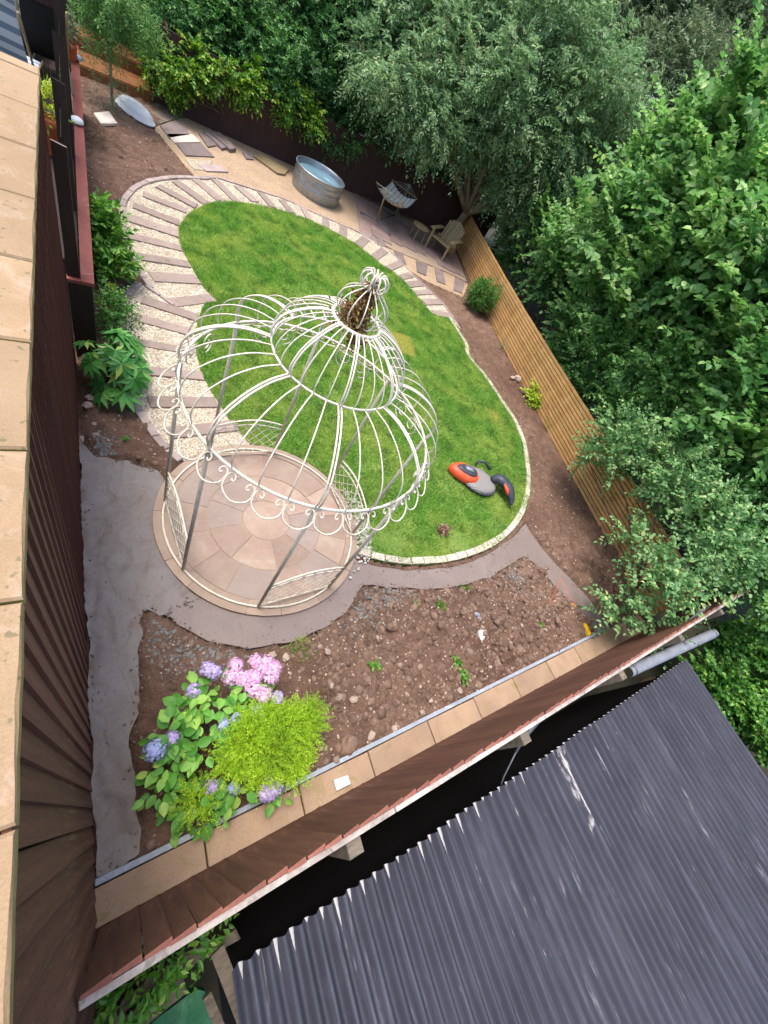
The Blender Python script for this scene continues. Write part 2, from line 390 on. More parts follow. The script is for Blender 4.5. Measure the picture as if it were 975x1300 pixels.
def roof_material():
    m, nt, b, N, L = new_mat('slate_blue_corrugated_roof')
    v1 = coords(nt); n2 = noise_node(nt, 1.2, 5, .6, v1, .5); n1 = noise_node(nt, 1.0, 5, .7, coords(nt, (22, .9, 1)))
    c = mixc(nt, ramp(nt, n2.outputs[0], BW(.35, .65)), lin('#32333c'), lin('#3d3e48'))
    c = mixc(nt, ramp(nt, n1.outputs[0], BW(.52, .9)), c, lin('#5c5d69'))
    def runs(sx, sy, lo, hi, psc, plo, phi):
        a = noise_node(nt, 1.0, 5, .7, coords(nt, (sx, sy, 1)), .15); p = noise_node(nt, psc, 4, .6, v1)
        mm = N.new('ShaderNodeMath'); mm.operation = 'MULTIPLY'; L.new(ramp(nt, a.outputs[0], BW(lo, hi)), mm.inputs[0]); L.new(ramp(nt, p.outputs[0], BW(plo, phi)), mm.inputs[1]); return mm.outputs[0]
    c = mixc(nt, runs(24, 1.3, .60, .70, 1.4, .46, .64), c, lin('#8d8b90'))
    c = mixc(nt, runs(30, 2.4, .66, .73, 2.2, .46, .62), c, lin('#b5b1af'))
    # chalky drips below the eave edge, one in each flute, of uneven length
    sx = N.new('ShaderNodeSeparateXYZ'); L.new(v1, sx.inputs[0])
    def mt(op, a_, b_=None, c_=None):
        n = N.new('ShaderNodeMath'); n.operation = op
        for k_, x_ in enumerate((a_, b_, c_)):
            if x_ is None: continue
            if hasattr(x_, 'links'): L.new(x_, n.inputs[k_])
            else: n.inputs[k_].default_value = x_
        return n.outputs[0]
    t = mt('DIVIDE', mt('SUBTRACT', sx.outputs['X'], .44), FLUTE); fr = mt('FRACT', t); fid = mt('FLOOR', t)
    wn_ = N.new('ShaderNodeTexWhiteNoise'); wn_.noise_dimensions = '1D'; L.new(fid, wn_.inputs['W'])
    ln = mt('MULTIPLY_ADD', mt('POWER', wn_.outputs['Value'], 2.2), .24, .04)
    kk = mt('DIVIDE', mt('ADD', mt('ADD', sx.outputs['Y'], 1.06), ln), ln)
    dd = mt('ABSOLUTE', mt('SUBTRACT', fr, .55))
    dm = mt('SUBTRACT', mt('MULTIPLY', mt('MAXIMUM', kk, 0.0), .16), mt('ADD', dd, mt('MULTIPLY', noise_node(nt, 30, 3, .6, v1).outputs[0], .06)))
    c = mixc(nt, mt('MULTIPLY', ramp(nt, dm, BW(.0, .03)), .8), c, lin('#b9b7b6'))
    # one long chalky spill down a few flutes
    wob = noise_node(nt, 1.0, 3, .6, coords(nt, (3, 2.2, 1))); k0 = N.new('ShaderNodeMath'); k0.operation = 'MULTIPLY_ADD'; k0.inputs[1].default_value = .22; k0.inputs[2].default_value = -SPILL_X - .11; L.new(wob.outputs[0], k0.inputs[0])
    k1 = N.new('ShaderNodeMath'); L.new(sx.outputs['X'], k1.inputs[0]); L.new(k0.outputs[0], k1.inputs[1]); k2 = N.new('ShaderNodeMath'); k2.operation = 'ABSOLUTE'; L.new(k1.outputs[0], k2.inputs[0])
    wd = N.new('ShaderNodeMapRange'); wd.inputs['From Min'].default_value = -1.98; wd.inputs['From Max'].default_value = -1.15; wd.inputs['To Min'].default_value = 0.0; wd.inputs['To Max'].default_value = .09; L.new(sx.outputs['Y'], wd.inputs['Value'])
    k3 = N.new('ShaderNodeMath'); k3.operation = 'SUBTRACT'; L.new(wd.outputs[0], k3.inputs[0]); L.new(k2.outputs[0], k3.inputs[1])
    k4 = N.new('ShaderNodeMath'); k4.operation = 'MULTIPLY'; L.new(ramp(nt, k3.outputs[0], BW(.0, .012)), k4.inputs[0]); L.new(ramp(nt, noise_node(nt, 1, 4, .7, coords(nt, (45, 5, 1))).outputs[0], BW(.44, .60)), k4.inputs[1])
    c = mixc(nt, k4.outputs[0], c, lin('#bdb9b6'))
    L.new(c, b.inputs['Base Color']); b.inputs['Roughness'].default_value = .68; b.inputs['Specular IOR Level'].default_value = .25
    bump(nt, b, n1.outputs[0], .25, .004); return m
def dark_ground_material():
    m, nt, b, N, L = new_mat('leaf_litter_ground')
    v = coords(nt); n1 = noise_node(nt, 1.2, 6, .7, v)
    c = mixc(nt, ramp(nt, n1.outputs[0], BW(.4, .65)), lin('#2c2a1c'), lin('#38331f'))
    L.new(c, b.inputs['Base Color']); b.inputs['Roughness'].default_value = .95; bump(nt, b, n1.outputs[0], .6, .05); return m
M['soil'] = soil_material(); M['mortar'] = mortar_material('rough_grey_mortar', '#786f68', '#827b77', '#6f5a4a', .7, .22); M['mortar_smooth'] = mortar_material('smooth_mauve_mortar', '#766963', '#7f726c', '#75645a', .5, .15); M['turf'] = turf_material(); M['roof'] = roof_material(); M['litter'] = dark_ground_material()
M['gravel'] = gravel_material('cream_gravel_bed', '#c4b8a2', '#aea18a', '#857662')
M['gravel_back'] = gravel_material('tan_gravel_bed', '#bfa687', '#ab9072', '#85705a')
M['grass'] = leafmat('grass_blade', [(0, '#52852f'), (.45, '#6ca440'), (.85, '#8aba50'), (1, '#b8c76c')], rough=.5, trans=.35, patch='#b9c565', pscale=1.3, patch2='#47752b')

# ---------------------------------------------------------------- outlines traced on the ground
GC = np.array([1.70, 2.67]); GR = 1.317                    # gazebo circle
upper_out = [(188, 366), (171, 340), (158.6, 310), (152, 279), (152, 260), (158.6, 246), (174, 233.6), (195, 227), (223, 224), (254.5, 225), (274.7, 225),
             (304, 234.7), (330.7, 242.7), (362.7, 253), (389, 265.5), (420, 279), (451.6, 293), (481, 309), (501, 324), (520.5, 344), (540, 363.5), (563, 386), (584.5, 417.6)]
upper_in = [(277, 383.6), (258, 364), (244, 340), (230, 314), (226.6, 296), (228, 288), (237, 274.7), (253, 264), (274.7, 257), (304, 257), (340, 264),
            (373, 273), (405.6, 286), (448, 309), (481, 334), (504, 350), (520.5, 367), (537, 386), (551, 400), (570, 404)]
lower_out = [(181, 362), (172, 370), (162, 389), (159.5, 410), (159.5, 441), (163, 469), (169, 493), (179, 518), (195, 542), (209, 563), (233, 584)]
lower_in = [(277, 383.6), (259.6, 388), (251, 410), (247, 430), (251, 455), (258, 479), (277, 511), (296, 539), (317, 563)]
kerb_in = [(572, 404), (585, 425), (594, 440), (596, 453), (615.5, 476), (638, 509), (655, 535), (666, 561), (671, 588), (672.6, 611), (670, 634), (662, 657), (648, 676), (629, 692), (604, 704), (573, 713), (540, 716.5), (518, 717), (488, 713.5), (451, 704)]
UO, UI, LO, LI, KI = [smooth_line(PL(a), 6) for a in (upper_out, upper_in, lower_out, lower_in, kerb_in)]
def circ_arc(a0, a1, r=GR, n=24): return np.array([GC + r * np.array([math.cos(R_(a)), math.sin(R_(a))]) for a in np.linspace(a0, a1, n)])
a_lo = math.degrees(math.atan2(*(LI[-1] - GC)[::-1])); a_k = math.degrees(math.atan2(*(KI[-1] - GC)[::-1]))
lawn_poly = np.vstack([LI[::-1], UI[1:], KI[1:], circ_arc(a_k, a_lo, GR + .02)[1:-1]])
lawn_poly = np.vstack([LI[::-1][:-1], UI, KI, circ_arc(a_k, a_lo, GR + .02)[1:-1]])
path_poly = np.vstack([UO, UI[::-1]])
lpath_poly = np.vstack([LO, [P2(250, 577)], [P2(317, 566)], LI[::-1]])
back_gravel = PL([(245, 149), (300, 172), (370, 207), (449, 244), (456, 295), (440, 288), (389, 264), (362, 252), (330, 241), (304, 234), (275, 224), (248, 224), (196, 163), (215, 150)])
patio_poly = np.vstack([PL([(449, 245), (456, 297), (511, 321), (570, 346), (594, 358)]), [(11.85, 13.4), (12.2, 14.4), (12.7, 15.9), (10.0, 16.02)]])
path2_poly = PL([(458, 299), (511, 322), (570, 347), (595, 360), (588, 377), (537, 354), (520, 342), (501, 323), (481, 309)])
mortar_left = np.vstack([[(-.27, 4.05)], PL([(125, 581.6), (167, 586), (202, 598), (212, 612)]), circ_arc(155, 225, GR - .05, 10),
                         PL([(205, 780), (186, 772), (180, 772), (177, 838.5), (177, 894), (167, 935), (169, 977), (170, 1018), (178, 1058), (179, 1083), (150, 1104)]), [(-.27, -.335)]])
apron = np.vstack([circ_arc(225, 225 + 125, GR - .05, 16)[::-1], PL([(214, 744), (205, 780)])[:0], PL([(205, 780), (215, 782), (233, 796), (262, 813), (315, 823), (364.6, 817), (410, 798), (438.5, 778), (455, 753), (463, 742),
             (500.6, 745.6), (552, 747), (587, 743), (621, 732.6), (647, 717.6), (666.5, 705), (681.6, 717.6), (716, 756), (750.5, 791), (757, 803), (782, 803), (770, 791), (746, 756), (716, 726), (681.6, 687), (668, 664)]),
             PL([(651, 683), (627, 699), (604, 711), (573, 720), (540, 723), (518, 724), (488, 720), (453, 711)])])

# ---------------------------------------------------------------- ground and soil
g = MB(); S = 400
o = put('ground', tri_mesh('ground', np.array([(-S, -S, -1.3), (S, -S, -1.3), (S, S, -1.3), (-S, S, -1.3)]), np.array([(0, 1, 2), (0, 2, 3)])), M['litter']); tag(o, kind='structure')  # dropped below garden level so the gap by the shed goes blacker

def fence_b_y(x): return -.61 + .014 * np.asarray(x)       # line of the brown garden fence
RF = smooth_line([(8.93, -.40), (9.16, .72), (9.85, 4.48), (10.70, 8.54), (11.35, 11.17), (12.35, 14.74), (12.8, 16.3)], 10)
def rf_x(y): return np.interp(y, RF[:, 1], RF[:, 0])
step = .05
gx, gy = np.meshgrid(np.arange(-2.4, 13.3, step), np.arange(-.72, 17.6, step))
hz = (fbm(gx, gy, 1.3, 4, 3) - .47) * .10 + (fbm(gx, gy, 7, 3, 11) - .45) * .13 + (np.maximum(vnoise(gx, gy, 9, 5) - .6, 0)) * .2
bed = np.clip((gx - 2.2) / .8, 0, 1) * np.clip((1.9 - gy) / .8, 0, 1) * np.clip((gy + .3) / .4, 0, 1)
hz = hz * (.55 + .75 * bed) + .015 + .05 * bed
flat = np.zeros(gx.shape, bool)
for poly in (lawn_poly, path_poly, lpath_poly, back_gravel, patio_poly, path2_poly, mortar_left, apron): flat |= inside(poly, gx, gy)
flat |= (gx - GC[0]) ** 2 + (gy - GC[1]) ** 2 < GR ** 2
fl2 = flat.copy()
for dx in (-1, 0, 1):
    for dy in (-1, 0, 1): fl2 |= np.roll(np.roll(flat, dx, 0), dy, 1)
hz = np.where(flat, -.09, np.where(fl2, np.minimum(hz, -.005), hz)); hz = np.where(gy < .02 * gx - .12, np.minimum(hz, .015 + .25 * np.maximum(gy - (.02 * gx - .36), 0)), hz); hz = np.where(gy < -.3, np.minimum(hz, -.06), hz); hz = np.where(gx < -.25, -.08, hz)
soil_h = hz
ny, nx = gx.shape; idx = np.arange(nx * ny).reshape(ny, nx)
keep = (gx[:-1, :-1] < rf_x(gy[:-1, :-1]) + .25)
q = np.stack([idx[:-1, :-1], idx[:-1, 1:], idx[1:, 1:], idx[1:, :-1]], -1)[keep]
T = np.vstack([q[:, [0, 1, 2]], q[:, [0, 2, 3]]])
o = put('soil', tri_mesh('soil', np.c_[gx.ravel(), gy.ravel(), hz.ravel()], T, True), M['soil']); tag(o, kind='structure')
def soil_z(x, y):
    i = int(round((y + .72) / step)); j = int(round((x + 2.4) / step))
    return float(soil_h[max(0, min(ny - 1, i)), max(0, min(nx - 1, j))])
# retaining face under the fence and the garden's outer edge, added in black to deepen the gap's shade
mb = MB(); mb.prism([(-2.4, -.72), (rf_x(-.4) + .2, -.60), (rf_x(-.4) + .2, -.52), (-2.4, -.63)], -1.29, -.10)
tag(put('added_retaining_wall', mb.mesh('added_retaining_wall'), M['black']), 'added black retaining wall deepening the shade below the brown board fence beside the corrugated roof', 'wall')

def sheet_obj(name, poly, spacing, zf, mat, skirt=.08, wob=0, seed=1, kind='structure', smooth=True):
    V, T = sheet(poly, spacing, zf, skirt, wob, seed)
    o = put(name, tri_mesh(name, V, T, False), mat); tag(o, kind=kind); return o
lawn = sheet_obj('lawn', lawn_poly, .16, lambda x, y: .012 + (fbm(x, y, 1.5, 3, 2) - .45) * .03, M['turf'])
gravel_path = sheet_obj('gravel_path', path_poly, .12, lambda x, y: -.006 + (fbm(x, y, 4, 3, 4) - .45) * .016, M['gravel'])
gravel_path2 = sheet_obj('gravel_path', lpath_poly, .1, lambda x, y: -.004 + (fbm(x, y, 4, 3, 5) - .45) * .016, M['gravel'])
gravel_yard = sheet_obj('gravel_yard', back_gravel, .2, lambda x, y: -.012 + (fbm(x, y, 2, 3, 6) - .45) * .03, M['gravel_back'], wob=.1)
patio = sheet_obj('patio', patio_poly, .4, lambda x, y: -.03 + 0 * x, M['joint'])
stone_path = sheet_obj('stone_path', path2_poly, .2, lambda x, y: -.02 + 0 * x, M['gravel_back'])
def mz(x, y): return -.002 + (fbm(x, y, 2.2, 4, 21) - .47) * .04 + (np.abs(fbm(x + .6 * fbm(x, y, 2, 2, 5), y * .55, 7, 3, 22) - .44)) * -.10 + (fbm(x, y, 16, 2, 27) - .37) * .016
mortar_strip = sheet_obj('mortar_strip', mortar_left, .035, mz, M['mortar'], wob=.13, seed=5)
mortar_apron = sheet_obj('mortar_apron', apron, .07, lambda x, y: -.012 + (fbm(x, y, 3, 3, 23) - .45) * .016 + (fbm(x, y, 14, 2, 29) - .37) * .006, M['mortar_smooth'], wob=.06, seed=6)

# ---------------------------------------------------------------- sleepers in the gravel
up_sl = [((217.7, 385), (271, 379)), ((191.6, 352), (252.6, 356)), ((174, 326), (240.6, 336.5)), ((164, 300), (230, 315.5)), ((163, 277), (226.6, 298)), ((168.4, 261), (228, 284)), ((181, 247), (237, 268.5)),
         ((200.5, 237), (249, 263)), ((223, 231), (263, 260)), ((247.6, 228), (284, 258)), ((272, 228), (301.6, 258)), ((301, 237), (324, 257)), ((330.7, 245), (346.7, 264)), ((357, 254.7), (370.7, 270.7)),
         ((385, 265), (393, 280)), ((413, 278), (414, 289.6)), ((436, 288), (435, 301)), ((465, 303), (453, 312.6)), ((488, 317.5), (474.6, 328)), ((509, 334), (492.6, 341.5)), ((522, 349), (506, 353.6)),
         ((534, 360), (517, 362)), ((547, 371), (526, 372)), ((559, 384), (537, 384)), ((572, 401), (551, 398))]
lo_sl = [((181, 381), (251, 405)), ((170, 403), (247, 424)), ((167, 434), (247, 448)), ((173, 471), (257, 478)), ((189, 511), (274, 511)), ((213, 551), (300, 541))]
def sleepers(lst, parent, w, z, seed):
    rng = random.Random(seed)
    for a, b in lst:
        a = P2(*a); b = P2(*b); d = (b - a) / np.linalg.norm(b - a); n = np.array([-d[1], d[0]])
        ww = w * rng.uniform(.85, 1.12); j = lambda: rng.uniform(-.012, .012)
        m = MB(); m.prism([a - n * (ww / 2 + j()) + d * j(), b - n * (ww / 2 + j()) + d * j(), b + n * (ww / 2 + j()) + d * j(), a + n * (ww / 2 + j()) + d * j()], -.06, z + rng.uniform(0, .012), .006)
        m.put('sleeper', M['sleeper'], parent)
sleepers(up_sl, gravel_path, .24, .018, 1)
sleepers(lo_sl, gravel_path2, .19, .018, 2)

# ---------------------------------------------------------------- kerbs
def kerb(name, line, length, width, z1, mat, side=1, gap=.012, seed=1, piece='kerb_block'):
    """blocks set end to end; the line is their inner edge, `side` says on which side they lie"""
    root = empty(name, (line[0][0], line[0][1], 0), kind='structure'); rng = random.Random(seed)
    L = resample(line, .03); d = np.r_[0, np.cumsum(np.linalg.norm(np.diff(L, axis=0), axis=1))]
    n = max(1, int(round(d[-1] / length))); ss = np.linspace(0, d[-1], n + 1)
    pt = lambda s: np.array([np.interp(s, d, L[:, k]) for k in (0, 1)])
    for i in range(n):
        a, b = pt(ss[i] + gap / 2), pt(ss[i + 1] - gap / 2); t = (b - a) / max(np.linalg.norm(b - a), 1e-6)
        ta = pt(min(d[-1], ss[i] + .05)) - pt(max(0, ss[i] - .05)); tb = pt(min(d[-1], ss[i + 1] + .05)) - pt(max(0, ss[i + 1] - .05))
        na, nb = [side * np.array([q[1], -q[0]]) / max(np.linalg.norm(q), 1e-6) for q in (ta, tb)]
        w = width * rng.uniform(.93, 1.07)
        m = MB(); m.prism([a, b, b + nb * w, a + na * w], -.08, z1 + rng.uniform(-.006, .008), .01); m.put(piece, mat, root)
    return root
kerb('path_kerb', LO, .23, .10, .035, M['kerb'], side=1, seed=3)
nsp = 60
kerb('path_kerb', UO[:nsp], .25, .10, .03, M['kerb'], side=1, seed=4)
kerb('path_edging', UO[nsp:], .45, .05, .02, M['kerb'], side=1, seed=5, piece='edging_block')
kl = resample(KI, .05)
kerb('lawn_kerb', kl, .235, .118, .035, M['sett'], side=1, seed=6, piece='sett')
# thin cross kerb where the two gravel paths meet
kerb('path_divider', PL([(183, 364), (204, 378), (219, 389)]), .3, .06, .024, M['kerb'], side=-1, seed=8)

# ---------------------------------------------------------------- gazebo's paved circle
circle = empty('paved_circle', (GC[0], GC[1], 0), kind='structure')
m = MB(); m.lathe([(0.001, .016), (GR - .02, .016), (GR - .02, -.09)], (GC[0], GC[1], 0), 72); m.put('joint_bed', M['joint'], circle)
def ring_stones(r0, r1, angs, zt, mat, gap=.008, seed=1, name='paving_stone'):
    rng = random.Random(seed)
    for i in range(len(angs)):
        a0 = angs[i]; a1 = angs[(i + 1) % len(angs)]
        if a1 <= a0: a1 += 360
        g0 = math.degrees(gap / max(r0, .1)) / 2; g1 = math.degrees(gap / r1) / 2
        n = max(3, int((a1 - a0) / 5))
        poly = [GC + r1 * np.array([math.cos(R_(t)), math.sin(R_(t))]) for t in np.linspace(a0 + g1, a1 - g1, n)]
        poly += [GC + r0 * np.array([math.cos(R_(t)), math.sin(R_(t))]) for t in np.linspace(a1 - g0, a0 + g0, n)]
        mm = mat if not isinstance(mat, list) else rng.choice(mat)
        k = MB(); k.prism(poly, -.05, zt + rng.uniform(-.003, .004), 0); k.put(name, mm, circle)
SA, SG, SE = M['sandstone'], M['sandstone_grey'], M['sandstone_edge']
k = MB(); k.lathe([(.001, .022), (.30, .022), (.305, .018), (.305, -.04)], (GC[0], GC[1], 0), 40); k.put('paving_stone', SA, circle)
ring_stones(.318, .73, [8, 52, 100, 150, 185, 222, 268, 310, 340], .022, [SA, SA, SG], seed=3)
ring_stones(.742, 1.13, [0, 27, 52, 80, 104, 131, 160, 186, 210, 233, 262, 290, 316, 338], .022, [SA, SA, SA, SG], seed=5)
ring_stones(1.142, GR + .004, [4 + 24 * i + (7 * i * i) % 9 - 4 for i in range(15)], .026, SE, seed=7)

# ---------------------------------------------------------------- patio slabs, stone path, slab strip at the fence
pv = np.array([.955, -.296]); pu = np.array([.296, .955])
rng = random.Random(12); org = np.array([7.9, 16.2])
o0 = org - pu * 4.2 - pv * 1.2; v_ = 0
while v_ < 7.2:
    dv = rng.choice([.45, .6, .75]); u_ = rng.uniform(0, .3)
    while u_ < 5.5:
        du = rng.choice([.45, .6, .9])
        c = [o0 + pv * (v_ + .006) + pu * (u_ + .006), o0 + pv * (v_ + dv - .006) + pu * (u_ + .006), o0 + pv * (v_ + dv - .006) + pu * (u_ + du - .006), o0 + pv * (v_ + .006) + pu * (u_ + du - .006)]
        cc = np.array(c); ins = inside(patio_poly, cc[:, 0], cc[:, 1])
        if ins.all():
            k = MB(); k.prism(c, -.05, -.006 + rng.uniform(-.003, .004), .004); k.put('patio_slab', M['patio'], patio)
        u_ += du
    v_ += dv
for pts in ([(470, 300), (484, 303), (492, 313), (480, 311)], [(500, 318), (511, 322), (516, 336), (505, 328)], [(528, 331), (543, 337), (541, 350), (530, 345)], [(552, 341), (563, 345), (566, 361), (555, 357)], [(578, 352), (590, 358), (587, 372), (576, 368)]):
    k = MB(); k.prism(PL(pts), -.05, .006, .005); k.put('stone_slab', M['slate'], stone_path)
steps = empty('stepping_path', P(240, 180), kind='structure')
for pts, mt in (([(187, 135), (207, 130), (228, 150), (203, 158)], 'old_wood'), ([(203, 160), (228, 153), (241, 172), (215, 176)], 'slate'), ([(211, 171), (222, 182), (255, 181), (244, 171)], 'sett'),
                ([(224, 183), (236, 198), (272, 200), (256, 183)], 'slate'), ([(250, 209), (262, 218), (290, 219), (278, 210)], 'kerb'), ([(234, 201), (246, 215), (262, 216), (270, 204)], 'gravel')):
    k = MB(); k.prism(PL(pts), -.06, .02 if mt != 'gravel' else .004, .006); k.put('stepping_slab', M[mt], steps)

strip = empty('slab_strip', (0, -.45, 0), kind='structure'); rng = random.Random(3)
xs = -.37; k = 0
edges = [-.33, .47, 1.33, 2.13, 2.99, 3.8, 4.62, 5.45, 6.25, 7.05, 7.85, 8.7]
edges = [-.40, -.33] + edges[1:]
for a, b in zip(edges[:-1], edges[1:]):
    ya = lambda x: -.375 + .022 * x
    k = MB(); k.prism([(a + .006, fence_b_y(a) + .0), (b - .006, fence_b_y(b) + .0), (b - .006, ya(b) + rng.uniform(-.01, .006)), (a + .006, ya(a) + rng.uniform(-.01, .006))], -.08, .03 + rng.uniform(-.006, .006), .006)
    k.put('slab', M['slab'], strip)
k = MB(); k.prism([(-.28, -.368), (7.2, -.208), (7.2, -.168), (-.28, -.326)], -.08, .045, .008)
tag(k.put('edging_strip', M['edge_strip']), 'long blue grey edging strip between the soil bed and the buff slabs', 'edging')

# ---------------------------------------------------------------- left wall: board cladding under a sandstone coping
WX = -.29; WALL_Y0, WALL_Y1, WALL_Z = -1.75, 5.42, 2.95
wall = empty('clad_wall', (WX - .2, 2.0, 0), 'tall wall clad in dark brown boards with buff sandstone coping slabs on top', 'wall')
m = MB(); m.prism([(WX - .46, WALL_Y0), (WX - .012, WALL_Y0), (WX - .012, WALL_Y1), (WX - .46, WALL_Y1)], -.9, WALL_Z - .05); m.put('wall_core', M['black'], wall)
pitch = .118
bm = MB(); bm.prism([(-.011, 0), (.018, 0), (.001, pitch + .003), (-.011, pitch - .001)], 0, 1)
bmesh_ = bm.mesh('board'); bmesh_.materials.append(M['board'])
rng = random.Random(5); y = WALL_Y0
while y < WALL_Y1 - .05:
    o = put('board', bmesh_, None, wall, True); o.matrix_parent_inverse = base_matrix(wall).inverted()
    o.location = (WX + rng.uniform(-.0015, .0015), y, -.05 + rng.uniform(-.01, .02)); o.scale = (1, 1, WALL_Z - .005); o.rotation_euler = (rng.uniform(-.002, .002), 0, rng.uniform(-.004, .004)); y += pitch
edges = [.0746 + .651 * k for k in range(-3, 9)] + [5.44]
for a, b in zip(edges[:-1], edges[1:]):
    n = 9; ys = np.linspace(a + .005, b - .005, n)
    xe = [WX + .024 + rng.uniform(-.0018, .0018) for _ in ys]
    poly = list(zip(xe, ys)) + [(WX - .50, b - .005), (WX - .50, a + .005)]
    k = MB(); k.prism(poly, WALL_Z - .05, WALL_Z + rng.uniform(-.003, .004), .010)
    s = k.put('coping_slab', M['coping'], wall); s.data.materials.append(M['coping_edge'])
    np_ = len(poly)
    for i, p in enumerate(s.data.polygons):
        if 1 <= i <= np_ : p.material_index = 1

# ---------------------------------------------------------------- brown feather-edge fence along the bottom
fence = empty('board_fence', (4, -.6, 0), 'reddish brown vertical board fence running between the buff slabs and the corrugated roof', 'fence')
FZ = 1.5; fp = .124; tilt = math.atan(.014)
bm = MB(); bm.prism([(0, -.012), (fp - .001, -.012), (fp - .001, .018), (0, .004)], 0, 1)
fmesh = bm.mesh('board'); fmesh.materials.append(M['board']); fmesh.materials.append(M['board_top']); fmesh.polygons[len(fmesh.polygons) - 1].material_index = 1
for p in fmesh.polygons:
    if p.normal.z > .5: p.material_index = 1
x = WX + .03
while x < 10.6:
    o = put('board', fmesh, None, fence, True); o.matrix_parent_inverse = base_matrix(fence).inverted()
    o.location = (x, float(fence_b_y(x)) - .012 + rng.uniform(-.004, .004), .035); o.scale = (1, 1, FZ - .035 + rng.uniform(-.012, .012)); o.rotation_euler = (0, rng.uniform(-.006, .006), tilt + rng.uniform(-.008, .008)); x += fp
def fpt(x, dy): return (x, float(fence_b_y(x)) + dy)
for a, b in zip(np.arange(WX + .02, 10.4, 1.8), np.arange(WX + 1.82, 12.2, 1.8)):
    b = min(b, 10.6)
    k = MB(); k.prism([fpt(a + .004, -.062), fpt(b - .004, -.062), fpt(b - .004, -.028), fpt(a + .004, -.028)], FZ - .085, FZ - .025 + rng.uniform(-.004, .004), .004); k.put('top_rail', M['white_rail'], fence)
    for zz in (.35, .85):
        k = MB(); k.prism([fpt(a + .004, -.066), fpt(b - .004, -.066), fpt(b - .004, -.028), fpt(a + .004, -.028)], zz, zz + .07); k.put('rail', M['old_wood'], fence)
for x in (1.2, 3.05, 4.95, 6.75, 8.5, 10.3):
    k = MB(); k.prism([fpt(x - .055, -.17), fpt(x + .055, -.17), fpt(x + .055, -.067), fpt(x - .055, -.067)], -1.28, FZ - .09, .006); k.put('post', M['old_wood'], fence)

# ---------------------------------------------------------------- golden slatted fence on the right
sf = empty('slatted_fence', (10, 5, 0), 'low golden cedar fence of thin horizontal slats beside the soil border', 'fence')
bays = resample(RF[RF[:, 1] > -.3], 1.8); nb = len(bays) - 1
for i in range(nb):
    a, b = bays[i], bays[i + 1]; d = (b - a); L = np.linalg.norm(d); d /= L; n = np.array([d[1], -d[0]])
    ang = math.atan2(d[1], d[0])
    bm = MB(); bm.box((0, 0, 0), (L - .006, .02, .068)); me = bm.mesh('slat'); me.materials.append(M['cedar'])
    for k in range(13):
        o = put('slat', me, None, sf, True); o.matrix_parent_inverse = base_matrix(sf).inverted()
        c = (a + b) / 2 + n * rng.uniform(-.002, .002); o.location = (c[0], c[1], .07 + .09 * k); o.rotation_euler = (0, rng.uniform(-.002, .002), ang)
    for t in (0.02, .5):
        c = a + d * L * t + n * .05; k = MB(); k.box((c[0], c[1], .56), (.06, .06, 1.2), ang); k.put('post', M['cedar_dark'], sf)

# ---------------------------------------------------------------- dark back fence
bf = empty('back_fence', (7, 16.2, 0), 'dark brown board fence behind the stock tank and hammock', 'fence')
for x0 in np.arange(1.7, 13.2, 1.83):
    k = MB()
    for j in range(14):
        xa = x0 + j * 1.83 / 14; xb = xa + 1.83 / 14 - .002; yf = 16.22 + .0
        k.prism([(xa, yf - .008), (xb, yf - .024), (xb, yf + .01), (xa, yf + .01)], -.05, 1.55)
    k.put('fence_panel', M['board_far'], bf)
    k = MB(); k.box((x0, 16.26, .75), (.1, .09, 1.6)); k.put('post', M['board_far'], bf)
sfence = empty('side_fence', (-.2, 16.8, 0), 'dark board screen behind the orange brown decking', 'fence')
for i in range(3):
    k = MB()
    for j in range(12):
        xa = -2.2 + i * 1.45 + j * .12; k.prism([(xa, 18.0), (xa + .118, 17.985), (xa + .118, 18.02), (xa, 18.02)], -.05, 1.7)
    k.put('fence_panel', M['board_far'], sfence)
k = MB()
for j in range(14):
    ya = 16.25 + j * .125; k.prism([(1.9, ya), (1.9, ya + .123), (1.93, ya + .123), (1.93, ya)], -.05, 1.55)
k.put('fence_panel', M['board_far'], sfence)

# ---------------------------------------------------------------- orange decking in the far corner
dk = empty('corner_decking', (.8, 17, 0), 'orange brown timber decking with a raised step in the far corner', 'decking')
for j in range(9):
    k = MB(); y0 = 15.75 + j * .145; k.prism([(-.2, y0), (1.55 - .0 * j, y0 + .35), (1.55, y0 + .35 + .138), (-.2, y0 + .138)], .10, .22, .005); k.put('plank', M['orange_wood'], dk)
for j in range(8):
    k = MB(); y0 = 17.0 + j * .12; k.prism([(-.6, y0 - .2), (1.45, y0), (1.45, y0 + .112), (-.6, y0 - .088)], .35, .47, .005); k.put('plank', M['orange_wood'], dk)
k = MB(); k.prism([(-.2, 15.72), (1.55, 16.07), (1.55, 16.09), (-.2, 15.74)], -.05, .20); k.put('riser', M['orange_wood'], dk)
k = MB(); k.prism([(-.6, 16.76), (1.45, 16.96), (1.45, 16.985), (-.6, 16.785)], .2, .45); k.put('riser', M['orange_wood'], dk)

